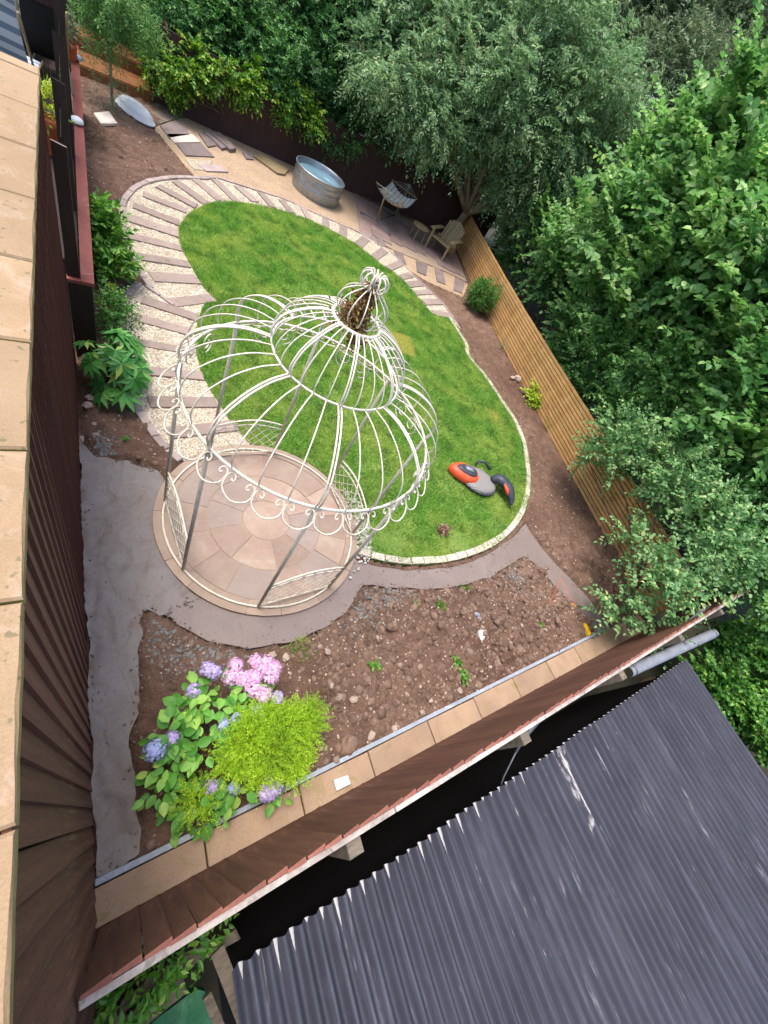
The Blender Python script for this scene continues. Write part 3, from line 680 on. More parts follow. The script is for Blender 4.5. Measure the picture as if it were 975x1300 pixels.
# ---------------------------------------------------------------- raised deck with dark posts on the left
DZ = 1.10
deck = empty('raised_deck', (-.8, 9, 0), 'raised timber deck with red brown edge plank and dark posts beyond the clad wall', 'deck')
k = MB(); k.prism([(-.136, 5.50), (-.006, 5.50), (.02, 13.6), (-.11, 13.6)], DZ - .045, DZ, .006); k.put('edge_plank', M['red_wood'], deck)
k = MB(); k.prism([(-.268, 5.50), (-.140, 5.50), (-.140, 5.60), (-.268, 5.60)], DZ - .047, DZ - .004, .006); k.put('end_plank', M['red_wood'], deck)
k = MB(); k.prism([(-.265, 5.53), (-.03, 5.53), (-.005, 13.6), (-.04, 13.6), (-.06, 5.57), (-.265, 5.57)], -.05, DZ - .05); k.put('fascia', M['dark_post'], deck)
for j in range(16):
    xx = -2.35 + j * .138
    k = MB(); k.prism([(xx, 5.90), (xx + .132, 5.90), (xx + .132, 13.6), (xx, 13.6)], DZ - .05, DZ - .012, .004); k.put('deck_plank', M['dark_post'], deck)
for y in (5.60, 7.13, 8.68, 10.2, 11.7, 13.2):
    k = MB(); xo = (y - 5.6) * .003
    k.add([(-.262 + xo, y - .05, DZ), (-.142 + xo, y - .05, DZ), (-.142 + xo, y + .05, DZ), (-.262 + xo, y + .05, DZ), (-.262 + xo, y - .05, 2.42), (-.142 + xo, y - .05, 2.40), (-.142 + xo, y + .05, 2.37), (-.262 + xo, y + .05, 2.39)],
          [(0, 3, 2, 1), (0, 1, 5, 4), (1, 2, 6, 5), (2, 3, 7, 6), (3, 0, 4, 7), (4, 5, 6, 7)])
    s = k.put('post', M['dark_post'], deck); s.data.materials.append(M['post_top']); s.data.polygons[5].material_index = 1
    for zz in (1.45, 2.05):
        k = MB(); k.box((-.2 + xo, y + .075, zz), (.03, .05, .05)); k.put('glass_clamp', M['steel'], deck)
gm, nt, b, N, L = new_mat('balustrade_glass'); b.inputs['Transmission Weight'].default_value = 1; b.inputs['Roughness'].default_value = .02; b.inputs['Base Color'].default_value = (.8, .9, .88, 1); b.inputs['IOR'].default_value = 1.45
for y in (5.60, 7.13, 8.68, 10.2, 11.7):
    xo = (y - 5.6) * .003; k = MB(); k.box((-.2 + xo, y + .765, 1.72), (.01, 1.36, 1.0)); k.put('glass_panel', gm, deck)

# ---------------------------------------------------------------- the wrought iron gazebo
gz = empty('gazebo', (GC[0], GC[1], 0), 'cream wrought iron birdcage gazebo with scrolled dome on the paved circle', 'gazebo')
A0 = -152.5; RING = (1.205, 2.13); MID = (.575, 2.66); COL = (.195, 3.06); FOOT = 1.22
def gput(name, mb, mat, ang=0.0, parent=gz, me=None):
    me = me or mb.mesh(name, True)
    o = put(name, me, mat, parent, True); o.rotation_euler = (0, 0, R_(ang)); return o, me
def hoop(r, z, n=64): return [(r * math.cos(2 * math.pi * k / n), r * math.sin(2 * math.pi * k / n), z) for k in range(n)]
W, PP = M['white_paint'], M['post_paint']
gput('base_ring', MB().tube(hoop(FOOT, .04), .013, 6, True), W)
gput('eave_ring', MB().tube(hoop(*RING), .013, 6, True), W)
gput('middle_ring', MB().tube(hoop(*MID), .010, 6, True), W)
gput('collar_ring', MB().tube(hoop(.20, 3.06, 32), .014, 6, True), W)
low = smooth_line([(1.205, 2.13), (1.225, 2.26), (1.16, 2.43), (.98, 2.575), (.77, 2.65), (.575, 2.66)], 5)
upp = smooth_line([(.575, 2.66), (.588, 2.75), (.53, 2.88), (.41, 2.98), (.29, 3.04), (.20, 3.06)], 5)
def rib(prof, r, off=0.0): return MB().tube([(p[0], off, p[1]) for p in prof], r, 5)
mains = None
mb = MB()
for off in (-.013, .013):
    mb.tube([(p[0], off, p[1]) for p in low], .0085, 5); mb.tube([(p[0], off * .8, p[1]) for p in upp], .0075, 5)
mrib = mb.mesh('main_rib', True); thin = rib(low, .0062).mesh('thin_rib', True); thinu = rib(upp, .0052).mesh('upper_rib', True)
post_me = MB().tube([(FOOT, 0, .02), (1.212, 0, 1.0), (1.205, 0, 2.12)], .019, 8).mesh('post', True)
sc = [(-.075, .055), (-.065, .07), (-.05, .06), (-.055, .03), (-.085, .012), (-.114, .05), (-.10, .15), (0, .205), (.10, .15), (.114, .05), (.085, .012), (.055, .03), (.05, .06), (.065, .07), (.075, .055)]
scp = smooth_line(sc, 3)
scroll_me = MB().tube([(RING[0] * math.cos(s / RING[0]) + d * .68, RING[0] * math.sin(s / RING[0]) * (1 + d * .5), RING[1] - .01 - d * .72) for s, d in scp], .0070, 5).mesh('eave_scroll', True)
for i in range(8):
    a = A0 + 45 * i
    gput('post', None, PP, a, me=post_me); gput('main_rib', None, W, a, me=mrib)
    for k in (1, 2, 3):
        gput('thin_rib', None, W, a + 11.25 * k, me=thin); gput('upper_rib', None, W, a + 11.25 * k, me=thinu)
    for k in range(4): gput('eave_scroll', None, W, a + 11.25 * (k + .5), me=scroll_me)
# pairs of scrolls between the ribs just below the middle ring
def heart(sg):
    pts = []
    for t in np.linspace(0, 1, 24):
        an = -math.pi / 2 + t * 2.7 * math.pi; r = .115 * (1 - .75 * t)
        pts.append((1.205 + .0 * t, sg * (.12 + r * math.cos(an) * 1.0), 1.99 + r * math.sin(an)))
    return pts
hm = MB(); hm.tube(heart(1), .007, 5); hm.tube(heart(-1), .007, 5)
hm = hm.mesh('hanging_scroll', True)
for i in (2, 3, 4, 5, 6):
    o, _ = gput('hanging_scroll', None, W, A0 + 45 * i + 22.5, me=hm)
# low trellis panels between alternate pairs of posts
ch = 2 * FOOT * math.sin(R_(22.5)); mid_r = FOOT * math.cos(R_(22.5))
def top_h(s): return .62 + .11 * math.cos(math.pi * s / ch)
for i in (1, 3, 5, 7):
    a = A0 + 45 * (i if True else 0) + 22.5
    pan, _ = gput('trellis_panel', MB().tube([(mid_r, s, top_h(s)) for s in np.linspace(-ch / 2, ch / 2, 13)], .011, 6), W, a)
    for nm, fz in (('rail', lambda s: top_h(s) - .085), ('rail', lambda s: .075)):
        o = put(nm, MB().tube([(mid_r, s, fz(s)) for s in np.linspace(-ch / 2, ch / 2, 13)], .009, 6).mesh(nm, True), W, pan, True)
    lt = MB(); sp = .15
    for sg in (-1, 1):
        for c in np.arange(-1.6, 1.7, sp):
            pts = []
            for hh in np.linspace(.08, .62, 28):
                s = c + sg * (hh - .08) * .9
                if abs(s) <= ch / 2 and hh < top_h(s) - .085: pts.append((mid_r + sg * .004, s, hh))
            if len(pts) > 2: lt.tube([pts[0], pts[-1]], .0044, 4)
    put('lattice', lt.mesh('lattice'), W, pan, True)
    cu = MB()
    for s0 in np.arange(-ch / 2 + .1, ch / 2 - .05, .145):
        cu.tube([(mid_r, s0 + .035 * math.cos(t), top_h(s0) - .043 + .032 * math.sin(t)) for t in np.linspace(0, 5.2, 12)], .005, 4)
    put('curl_band', cu.mesh('curl_band'), W, pan, True)
onion = smooth_line([(.10, 3.065), (.165, 3.09), (.205, 3.16), (.18, 3.245), (.09, 3.31), (.028, 3.335)], 4)
ome = rib(onion, .0052).mesh('finial_wire', True)
cur = smooth_line([(.02, 3.33), (.025, 3.40), (.06, 3.445), (.10, 3.42), (.108, 3.37), (.075, 3.335), (.045, 3.355)], 4)
cme = rib(cur, .006).mesh('finial_curl', True)
for i in range(12): gput('finial_wire', None, W, 30 * i + 7, me=ome)
for i in range(11): gput('finial_curl', None, W, 360 / 11 * i, me=cme)
gput('finial_rod', MB().tube([(0, 0, 3.30), (0, 0, 3.40), (0, 0, 3.45)], [.02, .016, .008], 8), W)

# ---------------------------------------------------------------- neighbour's corrugated roof and what lies beside it
rx0, rx1, ry0, ry1, rz = .44, 7.66, -1.06, -6.2, .80
shed = empty('shed', (4, -3.5, -1.3), 'neighbouring dark shed with a slate blue corrugated roof streaked with white', 'shed')
cp = FLUTE; nper = 63; per = 8
xs = np.linspace(rx0, rx1, nper * per + 1); ys = np.array([ry0, ry0 - .02, -2.4, -2.41, -3.6, -4.9, -4.91, ry1])
V = []; 
for j, yy in enumerate(ys):
    zz = rz + .036 * np.cos((xs - rx0) / cp * 2 * math.pi) + (ry0 - yy) * .01 + (.004 if j in (3, 4, 5, 7) and j != 6 else 0)
    V.append(np.c_[xs, np.full_like(xs, yy) + (vnoise(xs * 2, xs * 0 + j, 1, 3) - .5) * .02 * (j == 0), zz])
V = np.array(V); nyr, nxr = V.shape[:2]; idx = np.arange(nyr * nxr).reshape(nyr, nxr)
q = np.stack([idx[:-1, :-1], idx[1:, :-1], idx[1:, 1:], idx[:-1, 1:]], -1).reshape(-1, 4)
Vt = V.reshape(-1, 3); n0 = len(Vt)
rm = tri_mesh('roof', np.vstack([Vt, Vt - [0, 0, .006]]), np.vstack([q[:, [0, 1, 2]], q[:, [0, 2, 3]], n0 + q[:, [2, 1, 0]], n0 + q[:, [3, 2, 0]]]), True)
put('roof', rm, M['roof'], shed)
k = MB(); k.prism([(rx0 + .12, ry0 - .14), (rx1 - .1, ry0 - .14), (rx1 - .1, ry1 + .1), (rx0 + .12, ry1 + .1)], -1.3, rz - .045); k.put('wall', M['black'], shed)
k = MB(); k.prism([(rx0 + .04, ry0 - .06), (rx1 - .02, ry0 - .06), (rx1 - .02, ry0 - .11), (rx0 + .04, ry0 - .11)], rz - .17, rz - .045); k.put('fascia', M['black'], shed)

# lengths of gutter and pipe lying between fence and roof
a = P(797, 853, 1.02); b2 = P(906, 804, 1.02)
g0 = empty('gutter', a, 'grey plastic gutter length lying between the board fence and the roof corner', 'gutter')
d = (b2 - a); L_ = np.linalg.norm(d); d /= L_; n = np.cross([0, 0, 1], d); n /= np.linalg.norm(n); u = np.cross(d, n)
k = MB(); prof = [(math.cos(t), math.sin(t)) for t in np.linspace(math.pi * .0, math.pi, 13)]
vs_ = []
for e in (a, b2):
    for cx, cz in prof: vs_.append(e + n * cx * .075 + u * cz * .075)
    for cx, cz in prof[::-1]: vs_.append(e + n * cx * .069 + u * cz * .069)
nn = 26; k.add(vs_, [(i, (i + 1) % nn, nn + (i + 1) % nn, nn + i) for i in range(nn)])
k.put('channel', M['pipe'], g0)
for t in (.03, .97):
    e = a + (b2 - a) * t; k = MB(); k.tube([e + n * .08 * math.cos(x_) + u * .08 * math.sin(x_) for x_ in np.linspace(0, math.pi, 10)], .008, 5); k.put('end_lip', M['charcoal'], g0)
k = MB(); p0, p1 = P(868, 797, 1.30), P(898, 770, 1.30)
k.tube([p0, p1], .04, 10); tag(k.put('drainpipe', M['pipe'], smooth=True), 'short grey drainpipe jutting out from the board fence above the gutter', 'pipe')
k = MB(); p0 = P(655, 955, 1.15); p1 = P(676, 922, 1.30); p2 = P(690, 905, 1.34)
k.tube([p0, (p0 + p1) / 2 + [0, 0, -.02], p1, p2], [.012, .018, .03, .035], 8); k.tube([p0, P(640, 985, .95), P(636, 996, .9)], .008, 6)
tag(k.put('broken_pipe', M['dark_steel'], smooth=True), 'broken dark pipe and cable hanging off the fence over the black gap', 'pipe')

# odds and ends in the gap at the shed's corner
k = MB(); k.prism(PL([(160, 1290), (210, 1248), (232, 1232), (236, 1262), (190, 1300), (160, 1312)], .1), .02, .1, .01)
tag(k.put('weathered_board', M['old_wood']), 'grey weathered plank lying in the gap beside the green tarpaulin', 'plank')
tv = PL([(190, 1300), (250, 1255), (262, 1258), (280, 1310), (240, 1400), (150, 1400)], .05)
V, T = sheet(tv, .06, lambda x, y: .05 + (fbm(x, y, 6, 3, 8) - .45) * .12, .1, .02, 3)
tag(put('tarpaulin', tri_mesh('tarpaulin', V, T, True), M['green_tarp']), 'crumpled green tarpaulin below the fence by the corrugated roof', 'tarpaulin')
for (xa, ya), (xb, yb), hh, lab in (((275, 1205), (312, 1300), .35, 'upright grey brown timber offcut leaning at the corner of the corrugated roof'), ((262, 1262), (285, 1318), .12, 'narrow tan timber batten lying between the tarpaulin and the shed')):
    k = MB(); p0, p1 = P(xa, ya, hh), P(xb, yb, hh + .05); dd = p1 - p0; dd /= np.linalg.norm(dd); nn_ = np.array([-dd[1], dd[0], 0]); w = .045 if hh > .2 else .03
    k.add([p0 - nn_ * w, p0 + nn_ * w, p1 + nn_ * w, p1 - nn_ * w] + [q_ + np.array([0, 0, .04]) for q_ in (p0 - nn_ * w, p0 + nn_ * w, p1 + nn_ * w, p1 - nn_ * w)], [(0, 3, 2, 1), (4, 5, 6, 7), (0, 1, 5, 4), (1, 2, 6, 5), (2, 3, 7, 6), (3, 0, 4, 7)])
    tag(k.put('timber_offcut', M['old_wood']), lab, 'timber')
k = MB(); k.prism(PL([(130, 1290), (225, 1215), (300, 1180), (306, 1192), (236, 1232), (140, 1315)], -.0), -.9, .0, .02)
tag(k.put('stone_kerb', M['old_wood']), 'rough grey kerb running along the foot of the fence by the tarpaulin', 'kerb')

# ---------------------------------------------------------------- foliage machinery
def unit(a): return a / np.maximum(np.linalg.norm(a, axis=-1, keepdims=True), 1e-9)
def leaf_arrays(pos, d, nrm, Ls, Ws, fold=.25, curl=.15):
    d = unit(d); s = unit(np.cross(d, nrm)); n = np.cross(s, d)
    Ls = Ls[:, None]; Ws = Ws[:, None]
    base = pos; tip = pos + d * Ls - n * Ls * curl
    if Ws.mean() / Ls.mean() > .6:
        q = []
        for t, w in ((.28, .5), (.68, .40)):
            c = pos + d * Ls * t - n * Ls * curl * t * t; q += [c - s * Ws * w + n * Ws * fold, c + s * Ws * w + n * Ws * fold]
        V = np.stack([base, q[0], q[2], tip, q[3], q[1]], 1).reshape(-1, 3); i = np.arange(len(pos)) * 6
        return V, np.stack([np.c_[i, i + k, i + k + 1] for k in (1, 2, 3, 4)], 1).reshape(-1, 3)
    midp = pos + d * Ls * .45
    l = midp + s * Ws * .5 + n * Ws * fold; r = midp - s * Ws * .5 + n * Ws * fold
    V = np.stack([base, r, tip, l], 1).reshape(-1, 3); i = np.arange(len(pos)) * 4
    T = np.stack([np.c_[i, i + 1, i + 2], np.c_[i, i + 2, i + 3]], 1).reshape(-1, 3)
    return V, T
def spray_leaves(rng, org, dirs, length, K, lL, lW, droop=.15, spread=1.0, upn=.8):
    """K leaves alternately along each curved stem"""
    n = len(org); dirs = unit(dirs); ln = length * rng.uniform(.6, 1.3, (n, 1, 1))
    t = np.linspace(.08, 1, K)[None, :, None] + rng.uniform(-.03, .03, (n, K, 1))
    g = np.array([0, 0, -1.0])
    pos = org[:, None] + dirs[:, None] * ln * t + g * ln * droop * t * t
    tang = unit(dirs[:, None] + g * 2 * droop * t)
    ref = unit(rng.normal(0, .35, (n, 1, 3)) + [0, 0, 1]); side = unit(np.cross(tang, np.broadcast_to(ref, tang.shape)))
    sg = np.where(np.arange(K) % 2 == 0, 1, -1)[None, :, None]
    d = tang * .55 + side * sg * spread + rng.normal(0, .28, (n, K, 3)); d[:, -1] = tang[:, -1]
    nn = np.broadcast_to(ref, d.shape) * upn + rng.normal(0, .35, (n, K, 3))
    sc = rng.uniform(.6, 1.2, (n, K)) * (1.0 - .25 * t[..., 0])
    return leaf_arrays(pos.reshape(-1, 3), d.reshape(-1, 3), nn.reshape(-1, 3), (lL * sc).ravel(), (lW * sc).ravel())
def join_arrays(parts):
    V = []; T = []; n = 0
    for v, t in parts: V.append(v); T.append(t + n); n += len(v)
    return np.vstack(V), np.vstack(T)
def tri_tube(pts, r):
    mb = MB().tube(pts, r, 5); T = []
    for f in mb.f:
        for k in range(1, len(f) - 1): T.append((f[0], f[k], f[k + 1]))
    return np.array(mb.v), np.array(T)
def crown(rng, blobs, density, length, K, lL, lW, droop=.15, upbias=.35, spread=1.0, clumps=14, low=-.55, upn=.8):
    """sprays gathered in clumps over lumpy blobs; density = leaves per square metre of blob surface"""
    parts = []; starts = []
    for c, Rr in blobs:
        c = np.array(c, float); R3 = np.array(Rr if hasattr(Rr, '__len__') else (Rr, Rr, Rr * .85), float)
        area = 4 * math.pi * np.mean(R3) ** 2; ns = max(6, int(area * density / K)); nc = max(4, int(clumps * max(.4, np.mean(R3))))
        cd = unit(rng.normal(0, 1, (nc, 3))); cd[:, 2] = np.maximum(cd[:, 2], low)
        cpos = c + cd * R3 * rng.uniform(.62, .95, (nc, 1)); cr = np.mean(R3) * rng.uniform(.28, .48, nc)
        pick = rng.integers(0, nc, ns); v = unit(rng.normal(0, 1, (ns, 3)))
        rad = rng.uniform(.25, 1, (ns, 1)) ** .5
        og = cpos[pick] + v * cr[pick][:, None] * rad
        inner = rng.random(ns) < .22
        og[inner] = c + unit(rng.normal(0, 1, (inner.sum(), 3))) * R3 * rng.uniform(.2, .8, (inner.sum(), 1))
        dirs = unit(v * .8 + unit(og - c) * .7 + [0, 0, upbias] + rng.normal(0, .3, (ns, 3)))
        parts.append(spray_leaves(rng, og, dirs, length, K, lL, lW, droop, spread, upn)); starts.append((og, dirs, c))
    return join_arrays(parts), starts
def limbs(rng, base, targets, r0, fork=.35, wig=.12, twigs=None, tw_r=.008, tw_len=.4, split=None):
    parts = []; base = np.array(base, float); top = np.mean(np.array(targets), 0)
    f = base + (top - base) * fork + rng.normal(0, .05, 3) * [1, 1, 0]
    tr = smooth_line([base - [0, 0, .1], base + (f - base) * .5 + rng.normal(0, .04, 3) * [1, 1, 0], f], 4)
    parts.append(tri_tube(tr, list(np.linspace(r0, r0 * .75, len(tr)))))
    for t in targets:
        t = np.array(t, float); L = np.linalg.norm(t - f)
        mid = f + (t - f) * .5 + rng.normal(0, wig, 3) * L * .5 + [0, 0, .08 * L]
        ln = smooth_line([f, mid, t], 5); parts.append(tri_tube(ln, list(np.linspace(r0 * .55, r0 * .12, len(ln)))))
    if twigs:
        for og, dirs, c in twigs:
            n = len(og); pick = rng.choice(n, max(1, int(n * .10)), replace=False)
            for i in pick:
                a = og[i] + (c - og[i]) * .35; parts.append(tri_tube([a, og[i], og[i] + unit(dirs[i]) * tw_len], [tw_r, tw_r * .7, tw_r * .3]))
    return join_arrays(parts)
def shoots(rng, blobs, n, length, K, lL, lW):
    og = []; dr = []
    for c, Rr in blobs:
        c = np.array(c, float); R3 = np.array(Rr if hasattr(Rr, '__len__') else (Rr, Rr, Rr * .85), float)
        v = unit(rng.normal(0, 1, (n, 3))); v[:, 2] = np.abs(v[:, 2]) * .8 + .1; v = unit(v)
        og.append(c + v * R3 * rng.uniform(.6, .95, (n, 1))); dr.append(unit(v * [.75, .75, .4] + [-.25, 0, .75] + rng.normal(0, .18, (n, 3))))
    return spray_leaves(rng, np.vstack(og), np.vstack(dr), length, K, lL, lW, .28, 1.25, 1.6)
def tree(name, label, cat, base, blobs, mat, bark, density, length, K, lL, lW, r0=.12, seed=1, group=None, fork=.35, twigs=True, crown_name='crown', shoot=None, **kw):
    rng = np.random.default_rng(seed); t = empty(name, base, label, cat, group)
    (V, T), st = crown(rng, blobs, density, length, K, lL, lW, **kw)
    if shoot: V, T = join_arrays([(V, T), shoots(rng, blobs, *shoot)])
    put(crown_name, tri_mesh(crown_name, V, T), mat, t)
    V2, T2 = limbs(rng, base, [b[0] for b in blobs], r0, fork, twigs=st if twigs else None, tw_r=max(.004, r0 * .07), tw_len=length * .8)
    put('trunk' if cat == 'tree' else 'stem', tri_mesh('trunk', V2, T2), bark, t)
    return t

LM = {}
LM['grey'] = leafmat('grey_green_leaf', [(0, '#5c8058'), (.4, '#769a6b'), (.75, '#90af7d'), (1, '#bccb92')], patch='#6d8d60', pscale=.7, trans=.4)
LM['ever'] = leafmat('dark_evergreen_leaf', [(0, '#3f6c3b'), (.5, '#528546'), (.85, '#6a9b55'), (1, '#9aba60')], patch='#2c5030', pscale=.8, trans=.35)
LM['varieg'] = leafmat('yellow_green_leaf', [(0, '#3c6b27'), (.5, '#5d8f2f'), (.8, '#89ab39'), (1, '#b9c254')], trans=.3)
LM['hazel'] = leafmat('bright_hazel_leaf', [(0, '#5f8d4c'), (.4, '#7ba85f'), (.8, '#99c076'), (1, '#c3d88e')], patch='#4b7f45', pscale=.9, trans=.42)
LM['hazel2'] = leafmat('mid_green_leaf', [(0, '#507c44'), (.4, '#699a55'), (.8, '#86b069'), (1, '#afca7c')], patch='#6b9a4a', pscale=.9, trans=.3)
LM['apple'] = leafmat('pale_grey_green_leaf', [(0, '#5a8a4e'), (.45, '#78a266'), (.85, '#98ba7c'), (1, '#c2cf88')], patch='#557f4a', pscale=1.4, trans=.3)
LM['ivy'] = leafmat('ivy_green_leaf', [(0, '#3a6b2c'), (.5, '#578d39'), (.85, '#77a847'), (1, '#a2c45c')], trans=.3, patch='#2f5a28', pscale=1.2)
LM['olive'] = leafmat('haze_greyed_olive_leaf', [(0, '#5c7150'), (.5, '#778b66'), (1, '#9aa67e')], patch='#6a8260', trans=.25)  # greyed green tones paint distant haze into the leaf colour
LM['feather'] = leafmat('fresh_feathery_leaf', [(0, '#47743a'), (.5, '#5f8f4a'), (1, '#8db168')], trans=.35)
LM['gold'] = leafmat('golden_conifer_spray', [(0, '#7fae1e'), (.45, '#9dc626'), (.85, '#bcdb38'), (1, '#d8ea5c')], trans=.28, patch='#749c22', pscale=3)  # patch tone paints the shade inside the conifer
LM['hydr'] = leafmat('hydrangea_leaf', [(0, '#55923a'), (.45, '#74b04a'), (.85, '#98c65a'), (1, '#bcd66a')], rough=.5, trans=.3, patch='#3f7a30', pscale=3)
LM['fatsia'] = leafmat('glossy_fatsia_leaf', [(0, '#3a7833'), (.5, '#549646'), (.9, '#76b05a'), (1, '#b5c65e')], rough=.3, trans=.22)
LM['box'] = leafmat('box_leaf', [(0, '#2f5a22'), (.5, '#477a2d'), (1, '#669a40')], trans=.2)
LM['lime'] = leafmat('lime_leaf', [(0, '#7f9a24'), (.5, '#a3bb35'), (1, '#c5d255')], trans=.3)
LM['shrub'] = leafmat('shrub_leaf', [(0, '#3f7427'), (.5, '#5b9236'), (1, '#8bb14a')], rough=.4, trans=.3)
LM['dry'] = leafmat('dried_flower', [(0, '#5c4024'), (.5, '#83602f'), (.9, '#a3824a'), (1, '#9a8a4e')], trans=.15)

# ---------------------------------------------------------------- trees beyond the fences
def onx(px, py, x): return ON(px, py, 0, x)
def ony(px, py, y): return ON(px, py, 1, y)
G1 = 'trees and tall shrubs beyond the garden fences'
# the big grey green tree over the corner of the patio
base = (12.4, 15.4, 0)
bl = [(ony(500, 95, 15.6), 1.25), (ony(545, 150, 15.0), 1.1), (ony(560, 55, 16.5), 1.6), (ony(600, 175, 14.8), .95), (ony(655, 235, 14.0), .85), (ony(640, 120, 14.8), 1.4), (ony(690, 190, 13.8), 1.4),
      (ony(690, 40, 16.0), 1.8), (ony(745, 110, 14.5), 1.6), (ony(725, 255, 13.0), 1.1), (ony(790, 190, 13.5), 1.5), (ony(665, 285, 13.4), .85), (ony(715, 295, 12.8), .9), (ony(770, 270, 12.6), .9), (ony(590, 20, 18), 1.7), (ony(500, 20, 18), 1.6), (ony(620, 60, 17.0), 1.8)]
tree('drooping_tree', 'large grey green drooping tree leaning over the patio bench and hammock', 'tree', base, bl, LM['grey'], M['bark_pale'], 430, .5, 14, .17, .066, r0=.2, seed=11, fork=.30, droop=.45, upbias=.1, clumps=20)
bl = [(ony(800, 60, 17.5), 2.0), (ony(760, -10, 19), 2.0), (ony(850, 130, 14.8), 1.7), (ony(900, 60, 16.0), 2.0), (ony(960, 30, 16), 2.0), (ony(930, 130, 13.2), 1.5), (ony(870, -20, 18), 2.2)]
tree('olive_tree', 'olive tree with haze in its leaf colour rising behind the tall hazel shrubs', 'tree', (19, 16, -1.3), bl, LM['olive'], M['bark_pale'], 380, .6, 14, .16, .07, r0=.22, seed=12, droop=.3)
# evergreens over the back fence
bl = [(ony(330, 60, 17.2), 1.15), (ony(385, 95, 17.0), 1.1), (ony(300, 20, 18.0), 1.4), (ony(410, 35, 18.0), 1.5), (ony(370, -10, 19), 1.5)]
tree('evergreen_tree', 'dense dark evergreen tree behind the back fence above the stock tank', 'tree', (4.8, 17.4, -1.3), bl, LM['ever'], M['bark'], 620, .35, 12, .115, .066, r0=.14, seed=13, droop=.2)
bl = [(ony(440, 140, 16.7), .95), (ony(470, 80, 17.2), 1.2), (ony(450, 30, 18.2), 1.5), (ony(430, 175, 16.45), .6), (ony(495, 165, 16.5), .65)]
tree('evergreen_tree', 'dark green evergreen tree behind the back fence above the hammock', 'tree', (8.2, 17.6, -1.3), bl, LM['ever'], M['bark'], 640, .35, 12, .115, .066, r0=.14, seed=14, droop=.25)
bl = [(ony(225, 60, 17.3), .95), (ony(255, 30, 17.8), 1.15), (ony(205, 15, 18.5), 1.2), (ony(275, -10, 19), 1.5)]
tree('evergreen_tree', 'dark leafy evergreen tree behind the back fence near the corner decking', 'tree', (2.6, 17.7, -1.3), bl, LM['ever'], M['bark'], 620, .35, 12, .115, .068, r0=.13, seed=15)
bl = [(ony(205, 82, 16.05), .5), (ony(245, 85, 16.1), .45), (ony(232, 108, 15.95), .28), (ony(285, 95, 16.1), .45), (ony(320, 108, 16.1), .42), (ony(355, 125, 16.1), .45), (ony(390, 145, 16.15), .45), (ony(225, 125, 15.95), .22)]
tree('climber', 'yellow green climber spilling over the top of the dark back fence', 'climber', (3.6, 16.45, 0), bl, LM['varieg'], M['bark'], 620, .3, 10, .13, .075, r0=.04, seed=16, droop=.3, crown_name='foliage')
# bright hazel shrubs to the right
hz_ = [('bright green hazel shrub with arching shoots behind the wire mesh frames', [(onx(715, 330, 12.9), .9), (onx(750, 395, 12.3), .85), (onx(725, 430, 11.9), .55), (onx(690, 290, 13.6), .7), (onx(665, 330, 14.2), .8), (onx(700, 365, 13.4), .6)], (12.9, 9.5, -1.3), 21),
       ('tall bright green hazel rising beyond the middle of the slatted fence', [(onx(800, 300, 12.0), 1.2), (onx(840, 240, 13), 1.4), (onx(790, 380, 11.6), 1.0), (onx(850, 360, 11.6), 1.0), (onx(870, 290, 12.2), 1.2)], (12.6, 7.2, -1.3), 22),
       ('very tall broad leaved hazel above the pale apple tree', [(onx(930, 270, 11.4), 1.2), (onx(960, 190, 12.4), 1.4), (onx(910, 360, 11.0), 1.0), (onx(965, 350, 10.8), 1.0), (onx(890, 220, 13.2), 1.3)], (12.0, 5.6, -1.3), 23),
       ('mid green bramble thicket between the slatted fence and the tall hazels', [(onx(760, 450, 11.4), .8), (onx(820, 450, 11.2), .9), (onx(870, 480, 10.8), .85), (onx(800, 520, 11.0), .8), (onx(740, 500, 11.5), .6), (onx(700, 460, 11.8), .5)], (11.6, 5.6, -1.3), 24),
       ('broad leaved green shrub with lime tips beyond the apple tree', [(onx(935, 460, 10.6), .9), (onx(900, 540, 10.6), .8), (onx(960, 560, 10.2), .9), (onx(970, 450, 11.5), 1.0)], (11.2, 3.2, -1.3), 25),
       ('green shrub beyond the end of the board fence under the apple tree', [(onx(950, 660, 10.2), .8), (onx(985, 620, 10.5), .9), (onx(900, 640, 10.6), .7), (onx(990, 730, 10.4), .8)], (11.0, 1.6, -1.3), 26)]
for i, (lab, bl, bs, sd_) in enumerate(hz_):
    big = i in (0, 1, 2, 4)
    tree('hazel_shrub', lab, 'shrub', bs, bl, LM['hazel' if big else 'hazel2'], M['bark'], 230 if big else 420, .8 if big else .5, 14, .21 if big else .125, .16 if big else .09, r0=.06, seed=sd_, group=G1, fork=.15, droop=.12, upbias=.75, crown_name='foliage', upn=1.2, shoot=(24, 1.15, 26, .20, .155) if big else (14, .7, 18, .14, .1))
# lower right thicket beside the shed
iv = [('dense ivy covered bush beyond the corner of the corrugated roof', [(P(935, 830, .35), .5), (P(905, 865, .2), .45), (P(965, 850, .4), .5), (P(985, 800, .5), .45), (P(960, 815, .2), .5)], (9.6, -1.5, -1.3), 31),
      ('low bright green ivy thicket along the right edge of the corrugated roof', [(P(955, 915, .1), .5), (P(985, 940, .2), .55), (P(985, 890, .3), .55), (P(925, 890, -.1), .42)], (9.3, -2.6, -1.3), 32)]
for lab, bl, bs, sd_ in iv:
    tree('ivy_bush', lab, 'shrub', bs, bl, LM['ivy'], M['bark'], 800, .3, 10, .095, .085, r0=.05, seed=sd_, group=G1, fork=.15, droop=.15, upbias=.4, crown_name='foliage')
